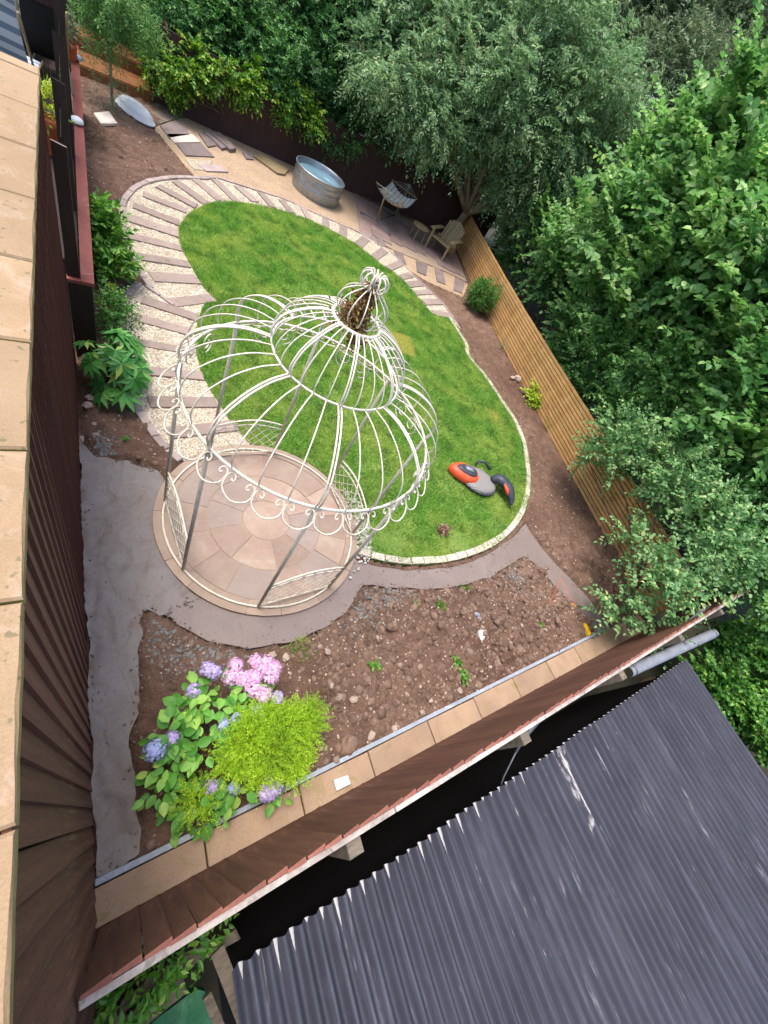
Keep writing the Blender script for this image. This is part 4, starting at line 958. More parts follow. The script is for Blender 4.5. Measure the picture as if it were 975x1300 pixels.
# farther woodland closing the view
rngw = np.random.default_rng(5)
far = [(-1.5, 22, 'tall dark tree far behind the corner decking'), (4, 23, 'tall dark tree far behind the stock tank'), (9, 24, 'tall dark tree far behind the hammock'), (14.5, 22.5, 'tall dark tree far behind the patio bench'), (20, 21, 'tall wide tree far behind the big drooping tree'),
       (22, 14, 'tall tree far behind the hazel shrubs beside the olive tree'), (18.5, 10, 'tall dense tree behind the tallest hazel'), (17, 5, 'dense tree behind the lime tipped shrub'), (16.5, 0.5, 'dense tree far beyond the end of the board fence'), (26, 18, 'tallest tree at the back of the wood'), (15.5, -4, 'dense tree far beyond the corrugated roof')]
for i, (x, y, lab) in enumerate(far):
    hgt = 7.0 + 3 * rngw.random() + (2.5 if x > 17 else 0)
    bl = [((x + rngw.uniform(-1.6, 1.6), y + rngw.uniform(-1.2, 1.2), zz), 1.9 + rngw.uniform(-.2, .4)) for zz in np.linspace(.8, hgt - 1, 6)]
    tree('woodland_tree', lab, 'tree', (x, y, -1.3), bl, LM['hazel2' if i % 3 else 'ever'], M['bark'], 210, .8, 14, .22, .13, r0=.2, seed=40 + i, group='woodland trees closing the view', twigs=False, fork=.3)

# the pale apple tree inside the corner
base = P(846, 738); base = np.array([8.55, .05, 0.0])
bl = [(onx(800, 560, 9.3), .62), (onx(770, 585, 8.9), .45), (onx(850, 590, 9.0), .7), (onx(835, 635, 8.7), .45), (onx(885, 650, 8.6), .55), (onx(910, 700, 8.4), .5), (onx(810, 690, 7.9), .3), (onx(860, 720, 7.7), .4), (onx(830, 770, 7.3), .38), (onx(790, 780, 7.2), .28), (onx(880, 745, 7.6), .35), (onx(745, 580, 9.0), .28), (onx(930, 690, 8.6), .45)]
tree('apple_tree', 'pale grey green apple tree leaning over the slatted fence and board fence corner', 'tree', base, bl, LM['apple'], M['bark'], 330, .45, 11, .105, .068, r0=.05, seed=51, fork=.25, droop=.15, upbias=.45, clumps=16)
# little tree beside the corner decking
b0 = P(143, 138)
bl = [(ony(135, 25, b0[1]), .5), (ony(155, 10, b0[1]), .5), (ony(120, 5, b0[1]), .5), (ony(140, -20, b0[1] + .3), .6), (ony(165, 35, b0[1] + .2), .28), (ony(115, 45, b0[1]), .25)]
tree('young_tree', 'young slender tree with fresh feathery leaves beside the white oval shell', 'tree', b0, bl, LM['feather'], M['bark_pale'], 800, .4, 14, .10, .026, r0=.035, seed=52, fork=.62, droop=.5, upbias=.1)

# ---------------------------------------------------------------- garden shrubs
def shrub(name, label, base, blobs, mat, density, length, K, lL, lW, seed, **kw):
    return tree(name, label, 'shrub', base, blobs, mat, M['twig'], density, length, K, lL, lW, r0=.018, seed=seed, fork=.1, twigs=False, crown_name='foliage', **kw)
def zs(px, py): p = P(px, py); return np.array([p[0], p[1], max(0, soil_z(p[0], p[1]))])
c = zs(612, 398)
bs = np.array([10.55, 10.35, 0])
shrub('box_ball', 'round clipped dark green box bush against the slatted fence', bs, [(bs + [0, 0, .50], (.47, .47, .48))], LM['box'], 5200, .09, 7, .04, .026, 61, clumps=120, low=-.9)
bs = zs(672, 508); shrub('lime_shrub', 'small lime yellow shrub beside the stone ornament at the slatted fence', bs, [(bs + [.05, .05, .2], (.32, .32, .2))], LM['lime'], 1300, .18, 7, .10, .06, 62)
bs = zs(697, 545); shrub('small_shrub', 'little green shrub at the slatted fence near the pale apple tree', bs, [(bs + [0, 0, .14], (.22, .22, .15))], LM['shrub'], 1500, .14, 6, .075, .04, 63)
bs = zs(637, 445); shrub('wispy_plant', 'thin wispy green plant between the box bush and lime shrub', bs, [(bs + [0, 0, .18], (.13, .13, .2))], LM['apple'], 420, .15, 6, .05, .02, 64)
bs = np.array([.16, 7.6, .0]); shrub('leafy_shrub', 'glossy leafy shrub below the red edge plank of the deck', bs, [(bs + [.05, 0, .5], (.27, .42, .42)), (bs + [.12, -.35, .3], .24)], LM['shrub'], 1000, .25, 8, .13, .06, 65)
bs = np.array([.16, 6.2, .0]); shrub('low_shrub', 'low dark green shrub between the deck end and the fatsia', bs, [(bs + [.0, 0, .28], (.22, .4, .26))], LM['box'], 1300, .18, 8, .06, .035, 66)
bs = np.array([.2, 6.75, .0]); shrub('sedum_clump', 'small yellow green clump under the deck edge', bs, [(bs + [.0, 0, .12], (.14, .16, .12))], LM['lime'], 1200, .1, 7, .06, .03, 67)
bs = P(125, 150) + [0, .6, 0]; shrub('grey_shrub', 'wispy grey green shrub behind the loose square slab', bs, [(bs + [.1, 0, .3], (.5, .4, .3))], LM['grey'], 500, .3, 8, .05, .015, 68)

# palmate fatsia
def fatsia(base, seed, n=46):
    rng = np.random.default_rng(seed); t = empty('fatsia', base, 'glossy green fatsia with big hand shaped leaves against the clad wall', 'shrub')
    lv = []; stems = MB()
    for i in range(n):
        a = rng.uniform(0, 2 * math.pi); rad = rng.uniform(.05, .48); hgt = rng.uniform(.25, .85) * (1 - .35 * rad / .5)
        c = np.array(base) + [math.cos(a) * rad * .75 + .12, math.sin(a) * rad * 1.15, hgt]
        out = unit(np.array([math.cos(a) + .2, math.sin(a), -.25 + rng.normal(0, .2)])); nr = unit(np.array([math.cos(a) * .5, math.sin(a) * .5, 1.0]) + rng.normal(0, .2, 3))
        out = unit(out - nr * out.dot(nr)); sd_ = np.cross(nr, out); sz = rng.uniform(.16, .27)
        for q in range(9):
            an = (q - 4) * .58; dd = out * math.cos(an) + sd_ * math.sin(an); l = sz * (1 - .07 * abs(q - 4))
            lv.append((c, dd - nr * .18, nr + rng.normal(0, .08, 3), l, l * .34))
        stems.tube([np.array(base) + [0, 0, .02], (np.array(base) + c) / 2 + [0, 0, .05], c], [.012, .008, .005], 5)
    pos, d, nn, l, w = [np.array(x) for x in zip(*lv)]
    V, T = leaf_arrays(pos, d, nn, l, w, .12, .12); put('foliage', tri_mesh('foliage', V, T), LM['fatsia'], t); stems.put('stem', M['twig'], t)
fatsia((.06, 5.05, .0), 71)

# hydrangea: broad ovate leaves and mop heads
def broad_leaf(pos, d, nrm, L, W):
    d = unit(d); s = unit(np.cross(d, nrm)); n = np.cross(s, d); L = L[:, None]; W = W[:, None]
    pr = [(0, 0), (.25, .42), (.55, .5), (.82, .28), (1, 0)]
    rows = []
    for t, w in pr:
        c = pos + d * L * t - n * L * .22 * t * t
        rows.append((c, c + s * W * w + n * W * .18 * (w > 0), c - s * W * w + n * W * .18 * (w > 0)))
    V = np.stack([rows[0][0]] + [x for r in rows[1:-1] for x in r] + [rows[-1][0]], 1); nv = V.shape[1]; i = np.arange(len(pos)) * nv
    tr = [(0, 1, 2), (0, 3, 1), (1, 4, 5), (1, 5, 2), (1, 3, 6), (1, 6, 4), (4, 7, 8), (4, 8, 5), (4, 6, 9), (4, 9, 7), (7, 10, 8), (7, 9, 10)]
    T = np.concatenate([np.c_[i + a, i + b_, i + c_] for a, b_, c_ in tr])
    return V.reshape(-1, 3), T
def hydrangea(base):
    rng = np.random.default_rng(81); base = np.array(base); t = empty('hydrangea', base, 'hydrangea bush with pink and blue mop heads beside the golden conifer', 'shrub')
    A, B, Cc = P2(192, 960), P2(345, 880), P2(345, 990)
    stems = MB(); lv = []
    cents = [P(235, 905, .45), P(280, 880, .5), P(320, 880, .45), P(225, 955, .4), P(260, 950, .42), P(220, 930, .45), P(300, 905, .5), P(340, 915, .4), P(205, 1000, .22), P(300, 1000, .25), P(345, 1000, .2), P(250, 1010, .2), P(270, 1025, .12), P(215, 965, .35), P(250, 885, .45)]
    for c in cents:
        for k in range(26):
            v = rng.normal(0, 1, 3); v /= np.linalg.norm(v); v[2] = abs(v[2]) * .7
            p = c + v * [.13, .13, .12] * rng.uniform(.4, 1.3); d = np.array([v[0], v[1], .05 + rng.normal(0, .25)]); nr = np.array([v[0] * .5, v[1] * .5, 1]) + rng.normal(0, .38, 3)
            lv.append((p, d, nr, rng.uniform(.065, .135)))
        stems.tube([base + rng.normal(0, .05, 3) * [1, 1, 0], (base + c) / 2 + [0, 0, .05], c], [.012, .009, .005], 5)
    for k in range(26):
        px, py = rng.uniform(185, 250), rng.uniform(1000, 1075); p = P(px, py, .06)
        if p[1] > -.28 and p[0] > .2: lv.append((p, rng.normal(0, 1, 3) * [1, 1, .2], np.array([0, 0, 1.]) + rng.normal(0, .2, 3), rng.uniform(.07, .1)))
    pos, d, nn, l = [np.array(x) for x in zip(*lv)]
    V, T = broad_leaf(pos, d, nn, l, l * .68); put('foliage', tri_mesh('foliage', V, T), LM['hydr'], t); stems.put('stem', M['twig'], t)
    cols = {'pink': [(0, '#c798bb'), (.5, '#ddb6d3'), (1, '#f0d9ea')], 'mauve': [(0, '#a592c4'), (.5, '#bfaed8'), (1, '#dbd0ea')], 'blue': [(0, '#95a2cf'), (.5, '#aeb9df'), (1, '#d0d7f0')]}
    FM = {k: leafmat(k + '_floret', v, rough=.7, trans=.25) for k, v in cols.items()}
    heads = [(263, 849, 'mauve', .6), (272, 853, 'mauve', .6), (299, 845, 'pink', .7), (292, 860, 'pink', .7), (308, 862, 'pink', .75), (322, 860, 'pink', .8), (321, 874, 'pink', .8), (334, 883, 'pink', .85), (325, 840, 'pink', .7), (338, 842, 'pink', .75), (348, 848, 'pink', .7), (344, 858, 'pink', .8), (332, 850, 'pink', .6), (352, 886, 'mauve', .55),
             (246, 877, 'mauve', .6), (218, 937, 'mauve', .5), (197, 952, 'blue', .8), (284, 920, 'blue', .4), (301, 913, 'blue', .5), (328, 906, 'blue', .7), (268, 998, 'mauve', .55), (345, 999, 'mauve', 1.1), (338, 1004, 'mauve', .8), (297, 1000, 'blue', .45)]
    for px, py, k, s in heads:
        c = P(px, py, .52 if py < 900 else (.5 if py < 960 else .3)); R0 = .088 * s + .014; n = int(300 * s)
        v = unit(rng.normal(0, 1, (n, 3))); v[:, 2] = np.where(v[:, 2] < -.5, -v[:, 2], v[:, 2]); p = c + v * R0 * [1, 1, .8] * rng.uniform(.72, 1.12, (n, 1))
        tg = unit(np.cross(v, rng.normal(0, 1, (n, 3)))); V, T = leaf_arrays(p, tg, v, np.full(n, .027), np.full(n, .023), -.1, .05)
        put('flower_head', tri_mesh('flower_head', V, T), FM[k], t)
hydrangea((.72, .12, 0))
# golden conifer
def conifer():
    rng = np.random.default_rng(91); base = np.array([1.18, .02, 0.0]); t = empty('golden_conifer', base, 'golden yellow feathery conifer beside the hydrangea', 'shrub')
    parts = []; st = MB()
    for (px, py, h, Rr, n) in ((315, 938, .45, .15, 330), (298, 960, .38, .11, 200), (360, 922, .45, .12, 260), (380, 930, .42, .11, 220), (345, 955, .40, .13, 240), (370, 965, .32, .10, 160), (335, 922, .5, .11, 170), (250, 1018, .2, .09, 80), (390, 912, .42, .08, 90), (330, 975, .3, .1, 120)):
        c = P(px, py, h); v = unit(rng.normal(0, 1, (n, 3))); v[:, 2] = np.maximum(v[:, 2], -.4)
        og = c + v * Rr * rng.uniform(.3, 1, (n, 1)); d = unit(v * .9 + [0, 0, .85] + rng.normal(0, .2, (n, 3)))
        parts.append(spray_leaves(rng, og, d, .2, 30, .03, .0085, .15, .5)); st.tube([base, (base + c) / 2, c], [.02, .014, .006], 5)
    V, T = join_arrays(parts); put('foliage', tri_mesh('foliage', V, T), LM['gold'], t); st.put('stem', M['twig'], t)
conifer()

# ---------------------------------------------------------------- grass, gravel, stones
def scatter_in(poly, n, seed):
    rng = np.random.default_rng(seed); poly = np.asarray(poly); lo, hi = poly.min(0), poly.max(0); out = np.zeros((0, 2))
    while len(out) < n:
        p = rng.uniform(lo, hi, (n * 2, 2)); out = np.vstack([out, p[inside(poly, p[:, 0], p[:, 1])]])
    return out[:n]
def blades(p, z, seed, h, w, lean=.5):
    rng = np.random.default_rng(seed); n = len(p); a = rng.uniform(0, 2 * math.pi, n); hh = h * rng.uniform(.5, 1.3, n); l = rng.uniform(0, lean, n) * hh * 1.4; a2 = rng.uniform(0, 2 * math.pi, n)
    b = np.c_[p, z]; wd = np.c_[np.cos(a), np.sin(a), 0 * a] * w / 2
    tip = b + np.c_[np.cos(a2) * l, np.sin(a2) * l, hh]
    V = np.stack([b - wd, b + wd, tip], 1).reshape(-1, 3); return V, np.arange(len(V)).reshape(-1, 3)
gp_ = scatter_in(lawn_poly, 330000, 1)
worn = fbm(gp_[:, 0], gp_[:, 1], 2.5, 3, 77)
def near(px, py, r): c = P2(px, py); return np.exp(-((gp_ - c) ** 2).sum(1) / r ** 2)
bare = near(583, 690, .28) + near(645, 680, .15) + near(590, 385, .1) * .6 + near(625, 525, .0001) + .7 * near(340, 455, .12) + .7 * near(390, 470, .12) + .5 * near(275, 330, .12) + .8 * near(500, 690, .2)
bare = bare + .55 * np.exp(-((gp_ - P2(480, 690)) ** 2).sum(1) / .3 ** 2) + .5 * np.exp(-((gp_ - P2(300, 330)) ** 2).sum(1) / .2 ** 2)
keepg = np.random.default_rng(3).random(len(gp_)) > np.clip(bare * 1.3, 0, .93) + (worn > .62) * .5
edge = KI[len(KI) // 2:]
gp_ = gp_[keepg]
sq = PL([(492, 420), (520, 428), (528, 455), (504, 448)])
yel = inside(sq, gp_[:, 0], gp_[:, 1]) | (np.exp(-((gp_ - P2(627, 528)) ** 2).sum(1) / .25 ** 2) * 1.1 > np.random.default_rng(4).random(len(gp_)))
z0 = .008 + (fbm(gp_[:, 0], gp_[:, 1], 1.5, 3, 2) - .45) * .03
V, T = blades(gp_[~yel], z0[~yel], 5, .055, .012, .9); tag(put('lawn_grass', tri_mesh('lawn_grass', V, T), M['grass']), 'short green mown grass covering the oval lawn', 'grass', kind='stuff')
M['grass_yellow'] = leafmat('yellowed_grass_blade', [(0, '#b3ad45'), (.5, '#d0c262'), (1, '#e2d288')], trans=.3)
V, T = blades(gp_[yel], z0[yel], 6, .04, .011); tag(put('yellow_grass', tri_mesh('yellow_grass', V, T), M['grass_yellow']), 'yellowed square and round patches of grass in the lawn', 'grass', kind='stuff')

def pebbles(p, z, size, seed, flat=.7):
    rng = np.random.default_rng(seed); n = len(p); s = size * rng.uniform(.55, 1.35, n)[:, None]; a = rng.uniform(0, 6.28, n)
    c = np.c_[p, z]; ring = []
    for k in range(5):
        an = a + k * 2 * math.pi / 5; rr = s * rng.uniform(.75, 1.15, (n, 1)); ring.append(c + np.c_[np.cos(an), np.sin(an), 0 * an] * rr + [0, 0, 1] * s * flat * rng.uniform(.1, .35, (n, 1)))
    top = c + np.c_[rng.normal(0, .2, (n, 2)), np.zeros(n)] * s + [0, 0, 1] * s * flat
    bot = [r * [1, 1, 0] + np.c_[0 * a, 0 * a, c[:, 2] - .01] for r in ring]
    V = np.stack(ring + [top] + bot, 1).reshape(-1, 3); i = np.arange(n) * 11
    T = [np.c_[i + k, i + (k + 1) % 5, i + 5] for k in range(5)] + [np.c_[i + 6 + k, i + 6 + (k + 1) % 5, i + (k + 1) % 5] for k in range(5)] + [np.c_[i + 6 + k, i + (k + 1) % 5, i + k] for k in range(5)]
    return V, np.concatenate(T)
pp = scatter_in(path_poly, 15000, 11); V, T = pebbles(pp, np.full(len(pp), -.006), .016, 12); tag(put('path_pebbles', tri_mesh('path_pebbles', V, T), M['pebble']), 'loose cream pebbles of the curved sleeper path', 'gravel', kind='stuff')
pp = scatter_in(lpath_poly, 9000, 13); V, T = pebbles(pp, np.full(len(pp), -.004), .015, 14); tag(put('path_pebbles', tri_mesh('path_pebbles', V, T), M['pebble']), 'loose cream pebbles of the short sleeper path leading to the gazebo', 'gravel', kind='stuff')
wp = GC + np.array([[math.cos(R_(a)), math.sin(R_(a))] for a in np.random.default_rng(7).normal(-8, 12, 500)]) * np.random.default_rng(8).uniform(GR + .02, GR + .24, (500, 1))
V, T = pebbles(wp, np.full(len(wp), .015), .02, 15); tag(put('limestone_chips', tri_mesh('limestone_chips', V, T), M['pebble_white']), 'white limestone chips between the paved circle and the lawn', 'gravel', kind='stuff')
# grit and stones over the soil
rs = np.random.default_rng(31); sp = rs.uniform((-.2, -.3), (9.2, 15.5), (42000, 2))
dens = np.where((sp[:, 1] < 1.9) & (sp[:, 0] > 1.5) & (sp[:, 0] < 7.3), 1.0, .22); ok = rs.random(len(sp)) < dens
def soil_free(sp):
    j = np.clip(np.round((sp[:, 0] + 2.4) / step).astype(int), 0, nx - 1); i = np.clip(np.round((sp[:, 1] + .72) / step).astype(int), 0, ny - 1)
    return ~fl2[i, j], soil_h[i, j]
fr, zz = soil_free(sp); ok &= fr & (sp[:, 0] < rf_x(sp[:, 1]) - .1)
sp, zz = sp[ok], zz[ok]; kk = rs.random(len(sp))
for nm, msk, mat, size, lab in (('soil_clods', kk < .5, M['clod'], .030, 'crumbly brown clods scattered over the bare soil'), ('soil_grit', kk >= .58, M['stone'], .015, 'small pale stones and grit scattered over the bare soil')):
    V, T = pebbles(sp[msk], zz[msk] - .004, size, 33); tag(put(nm, tri_mesh(nm, V, T), mat), lab, 'soil' if nm == 'soil_clods' else 'grit', kind='stuff')
bp = np.vstack([P2(455, 775) + rs.normal(0, 1, (450, 2)) * [.22, .16], P2(490, 758) + rs.normal(0, 1, (350, 2)) * [.25, .08], P2(650, 735) + rs.normal(0, 1, (250, 2)) * [.16, .12], P2(215, 800) + rs.normal(0, 1, (330, 2)) * [.16, .22], P2(270, 830) + rs.normal(0, 1, (260, 2)) * [.25, .1], P2(130, 570) + rs.normal(0, 1, (250, 2)) * [.08, .12]])
fr, zz = soil_free(bp); V, T = pebbles(bp[fr], zz[fr] - .002, .016, 35); tag(put('blue_aggregate', tri_mesh('blue_aggregate', V, T), M['blue_stone']), 'blue grey aggregate spilled along the edge of the mortar', 'gravel', kind='stuff')

# heavier clods in the dug bed and crumbs along the mortar's edge
cp_ = rs.uniform((1.8, -.2), (7.2, 1.9), (700, 2)); fr, zz = soil_free(cp_); V, T = pebbles(cp_[fr], zz[fr] - .012, .055, 37, .75)
tag(put('large_clods', tri_mesh('large_clods', V, T), M['clod']), 'heavy brown clods turned up in the dug soil bed', 'soil', kind='stuff')
cr = []
for ol in (mortar_left, apron):
    e = resample(np.vstack([ol, ol[:1]]), .02); cr.append(e + rs.normal(0, .035, e.shape))
cr = np.vstack(cr); cr = cr[rs.random(len(cr)) < .55]; fr, zz = soil_free(cr); crz = np.where(fr, zz, 0.0)
kp = ((cr - GC) ** 2).sum(1) > (GR + .02) ** 2; kp &= ~inside(lawn_poly, cr[:, 0], cr[:, 1]) & (cr[:, 0] > -.25)
M['crumb'] = pmat('mortar_crumb', '#7f736b', '#6c5c52', 9, rough=.95, var=.25, island=True, bmp=0)
V, T = pebbles(cr[kp], crz[kp] - .006, .012, 39); tag(put('mortar_crumbs', tri_mesh('mortar_crumbs', V, T), M['crumb']), 'crumbs of mortar and soil along the edge of the grey mortar', 'rubble', kind='stuff')
def rock_mesh(seed, sub=2):
    import bmesh
    bmm = bmesh.new(); bmesh.ops.create_icosphere(bmm, subdivisions=sub, radius=1); r = random.Random(seed)
    off = Vector((r.uniform(0, 50), r.uniform(0, 50), 0)); from mathutils import noise as mn
    for v in bmm.verts: v.co *= 1 + .45 * mn.noise(v.co * 1.1 + off) + .15 * mn.noise(v.co * 2.6 + off)
    me = bpy.data.meshes.new('stone'); bmm.to_mesh(me); bmm.free(); return me
RMESH = [rock_mesh(s) for s in range(5)]
for r_ in RMESH: r_.materials.append(M['rock'])
stones = [(430, 886, .05), (447, 889, .06), (545, 890, .05), (535, 905, .04), (582, 878, .05), (620, 848, .04), (530, 848, .035), (505, 845, .03), (413, 830, .05), (362, 835, .055), (404, 822, .03), (560, 870, .035), (476, 812, .03), (660, 795, .03), (420, 870, .04), (470, 935, .05), (500, 925, .04), (440, 945, .12), (425, 965, .04), (417, 975, .04),
          (398, 990, .035), (345, 832, .04), (470, 900, .03), (515, 882, .035), (600, 860, .03), (648, 850, .035), (115, 508, .07), (111, 518, .06), (135, 512, .04), (167, 520, .05), (122, 555, .04), (105, 553, .05), (120, 640 - 100, .03), (640, 820, .03), (690, 800, .03)]
rng = random.Random(44)
for i, (px, py, s) in enumerate(stones):
    p = P(px, py); big = s > .1; wall_side = px < 200
    lab = 'big brown lump of earth at the edging strip by the golden conifer' if big else ('pale stone on the soil at the foot of the clad wall' if wall_side else 'rounded pale stone lying on the bare soil bed')
    o = put('stone' if not big else 'earth_lump', RMESH[i % 5]); o.location = (p[0], p[1], soil_z(p[0], p[1]) + s * .25); o.scale = (s * rng.uniform(.8, 1.2), s * rng.uniform(.7, 1), s * rng.uniform(.5, .75)); o.rotation_euler = (0, 0, rng.uniform(0, 6))
    if big: o.data = o.data.copy(); o.data.materials.clear(); o.data.materials.append(M['clod'])
    tag(o, lab, 'lump' if big else 'stone', None if big else ('stones at the foot of the wall' if wall_side else 'stones on the soil bed'))
# tufts and weeds
for px, py, lab, n, h in ((553, 773, 'short grass tuft alone on the soil bed near the mortar kerb', 160, .09), (587, 747, 'small grass tuft growing at the edge of the mortar apron', 110, .07), (380, 820, 'low green grass patch between mortar and pink hydrangea heads', 260, .06), (525, 768, 'thin dry grass tuft on the soil bed', 60, .06), (722, 745, 'green tuft beside the orange string on the soil', 80, .07)):
    p = P(px, py); r = np.random.default_rng(int(px)); pts = p[:2] + r.normal(0, .035 if n < 200 else .09, (n, 2)); V, T = blades(pts, np.array([soil_z(*q) for q in pts]) - .01, int(py), h, .012, .9)
    tag(put('grass_tuft', tri_mesh('grass_tuft', V, T), M['grass']), lab, 'grass tuft', kind='stuff' if n > 200 else None)
for px, py, lab, s in ((472, 847, 'small leafy weed on the soil bed near the dry twigs', .09), (578, 842, 'pair of green weeds growing on a clod in the soil bed', .11), (583, 862, 'leafy weed nearest the slabs in the soil bed', .1), (682, 795, 'tiny weed on the soil near the yellow levels', .06), (160, 585 - 25, 'tiny weed by the mortar strip below the fatsia', .05)):
    p = P(px, py); p[2] = soil_z(p[0], p[1]); r = np.random.default_rng(int(px)); n = 26
    V, T = leaf_arrays(p + r.normal(0, s * .35, (n, 3)) * [1, 1, .2] + [0, 0, .02], r.normal(0, 1, (n, 3)) * [1, 1, .4] + [0, 0, .5], r.normal(0, .4, (n, 3)) + [0, 0, 1], np.full(n, s * .7), np.full(n, s * .38)); tag(put('weed', tri_mesh('weed', V, T), LM['shrub']), lab, 'weed')
for px, py, lab, n, s in ((405, 895, 'dark heap of dry twigs on the soil beside the golden conifer', 90, .13), (468, 800, 'pale dry straw wisp on the soil below the aggregate', 40, .09), (120, 178, 'grey heap of dead twigs behind the leafy deck shrub', 160, .3)):
    p = P(px, py); r = np.random.default_rng(n); k = MB()
    for _ in range(n):
        a = p + r.normal(0, s, 3) * [1, 1, 0] + [0, 0, soil_z(p[0], p[1]) + abs(r.normal(0, s * .3))]; d = unit(r.normal(0, 1, 3) * [1, 1, .4]) * s * r.uniform(.5, 1.4); k.tube([a, a + d * .5 + [0, 0, .01], a + d], [.004, .003, .002], 4)
    tag(k.put('twig_heap', M['bark']), lab, 'twigs', kind='stuff')

# ---------------------------------------------------------------- things lying about
def lay(name, pts, h0, h1, mat, label, cat, cham=.004, tilt=0):
    k = MB(); k.prism(PL(pts, h1), h0, h1, cham); return tag(k.put(name, mat), label, cat)
lay('tile_piece', [(608, 800), (616, 799), (618, 806), (611, 815)], .05, .10, M['white_plastic'], 'white broken tile lying on the soil bed', 'tile')
lay('bracket', [(603, 777), (620, 780), (621, 784), (604, 781)], .05, .10, M['pipe'], 'upper grey metal strip lying on the soil bed above the white tile', 'strip')
lay('bracket', [(607, 782), (620, 785), (620, 789), (606, 786)], .05, .095, M['pipe'], 'lower grey metal strip lying on the soil bed just above the white tile', 'strip')
lay('spirit_level', [(739, 786), (742, 785), (751, 805), (747, 807)], .03, .075, M['yellow_plastic'], 'longer yellow level resting at the soil edge near the buff slabs', 'level')
lay('spirit_level', [(725, 765), (728, 764), (733, 773), (730, 774)], .03, .07, M['yellow_plastic'], 'shorter yellow level beside the mortar channel', 'level')
k = MB(); k.tube([P(712, 735, .12), P(704, 752, .10), P(698, 765, .07)], .004, 4); k.tube([P(712, 735, .12), P(722, 755, .09), P(740, 786, .08)], .004, 4)
tag(k.put('string_line', M['orange_plastic']), 'orange string line stretched to the yellow levels on the soil', 'string')
lay('white_box', [(424, 990), (442, 984), (446, 995), (428, 1004)], .032, .085, M['white_plastic'], 'small white box standing on the buff slabs by the board fence', 'box', .008)
lay('square_slab', [(119, 143), (138, 141), (149, 156), (128, 157)], .02, .07, M['sett'], 'loose square pale slab on the soil behind the deck shrub', 'slab')
for i, (pts, lab) in enumerate((([(252, 168), (262, 167), (275, 184), (264, 186)], 'lowest tilted slate of the pile on the gravel'), ([(258, 166), (270, 166), (292, 186), (282, 188)], 'middle slate of the pile on the gravel'), ([(268, 168), (278, 167), (300, 188), (292, 189)], 'longest slate of the pile leaning to the fence'))):
    lay('slate_piece', pts, -.01, .03 + .03 * i, M['slate'], lab, 'slate', .006)
lay('slate_fragment', [(308, 193), (316, 192), (322, 202), (313, 201)], -.01, .03, M['slate'], 'small slate fragment on the gravel beside the brown plank', 'slate')
lay('brown_plank', [(322, 197), (332, 195), (367, 214), (362, 221), (352, 219)], -.01, .05, M['pale_wood'], 'short brown plank lying on the gravel beside the stock tank', 'plank')
# stone ornament
bs = zs(652, 484); o = empty('garden_ornament', bs, 'pale stone snail like ornament beside the lime shrub', 'ornament')
me = rock_mesh(9); me.materials.append(M['stone']); s_ = put('shell', me, None, o, True); s_.location = (.06, 0, .07); s_.scale = (.11, .1, .09)
me = rock_mesh(8); me.materials.append(M['stone']); s_ = put('head', me, None, o, True); s_.location = (-.1, .04, .05); s_.scale = (.1, .05, .04)
# dried plant on the lawn
p = P(560, 676); r = np.random.default_rng(6); n = 240; c = p + r.normal(0, .045, (n, 3)) * [1, 1, .8] + [0, 0, .08]
V, T = leaf_arrays(c, r.normal(0, 1, (n, 3)), r.normal(0, 1, (n, 3)), np.full(n, .05), np.full(n, .03)); M['dry_pink'] = leafmat('dried_pink_leaf', [(0, '#7d5a4a'), (.5, '#a98371'), (1, '#c9b09a')]); tag(put('dried_plant', tri_mesh('dried_plant', V, T), M['dry_pink']), 'small dried pinkish brown plant sitting on the lawn below the mower', 'plant')
# dried flowers hung in the finial
r = np.random.default_rng(2); parts = []; n = 1800; g3 = np.array([GC[0], GC[1], 0])
for q0, q1, w in ((np.array([.0, 0, 3.32]), np.array([-.14, -.03, 3.05]), .055), (np.array([0, 0, 3.32]), np.array([.0, -.10, 2.90]), .045), (np.array([0, 0, 3.36]), np.array([-.05, -.05, 3.12]), .05)):
    t = r.uniform(0, 1, (n // 3, 1)); c = g3 + q0 + (q1 - q0) * t + r.normal(0, 1, (n // 3, 3)) * w * (.35 + .65 * t); parts.append(leaf_arrays(c, r.normal(0, 1, (len(c), 3)) + [0, 0, -1], r.normal(0, 1, (len(c), 3)), np.full(len(c), .04), np.full(len(c), .02)))
V, T = join_arrays(parts); tag(put('dried_flowers', tri_mesh('dried_flowers', V, T), LM['dry']), "brown dried flower bunch hanging in the gazebo's finial", 'flowers')

# white oval shell
a, b2 = P(151, 130), P(193, 163); c = (a + b2) / 2; ang = math.atan2(b2[1] - a[1], b2[0] - a[0]); L = np.linalg.norm(b2 - a)
sh = empty('oval_shell', (c[0], c[1], 0), 'white oval upturned plastic shell lying beside the young tree', 'shell', rz=ang)
k = MB(); prof = [(1.0, .02), (1.02, .05), (1.0, .08), (.95, .095), (.9, .16), (.75, .22), (.5, .26), (.2, .275), (.001, .278)]
k.lathe(prof, (0, 0, 0), 40); k.v = [(x * L * .5, y * L * .27, z) for x, y, z in k.v]; s_ = put('hull', k.mesh('hull', True), M['white_plastic'], sh, True)
k = MB(); k.tube([(L * .5 * 1.02 * math.cos(t), L * .27 * 1.02 * math.sin(t), .05) for t in np.linspace(0, 2 * math.pi, 40, endpoint=False)], .018, 6, True); put('rim', k.mesh('rim', True), M['white_plastic'], sh, True)

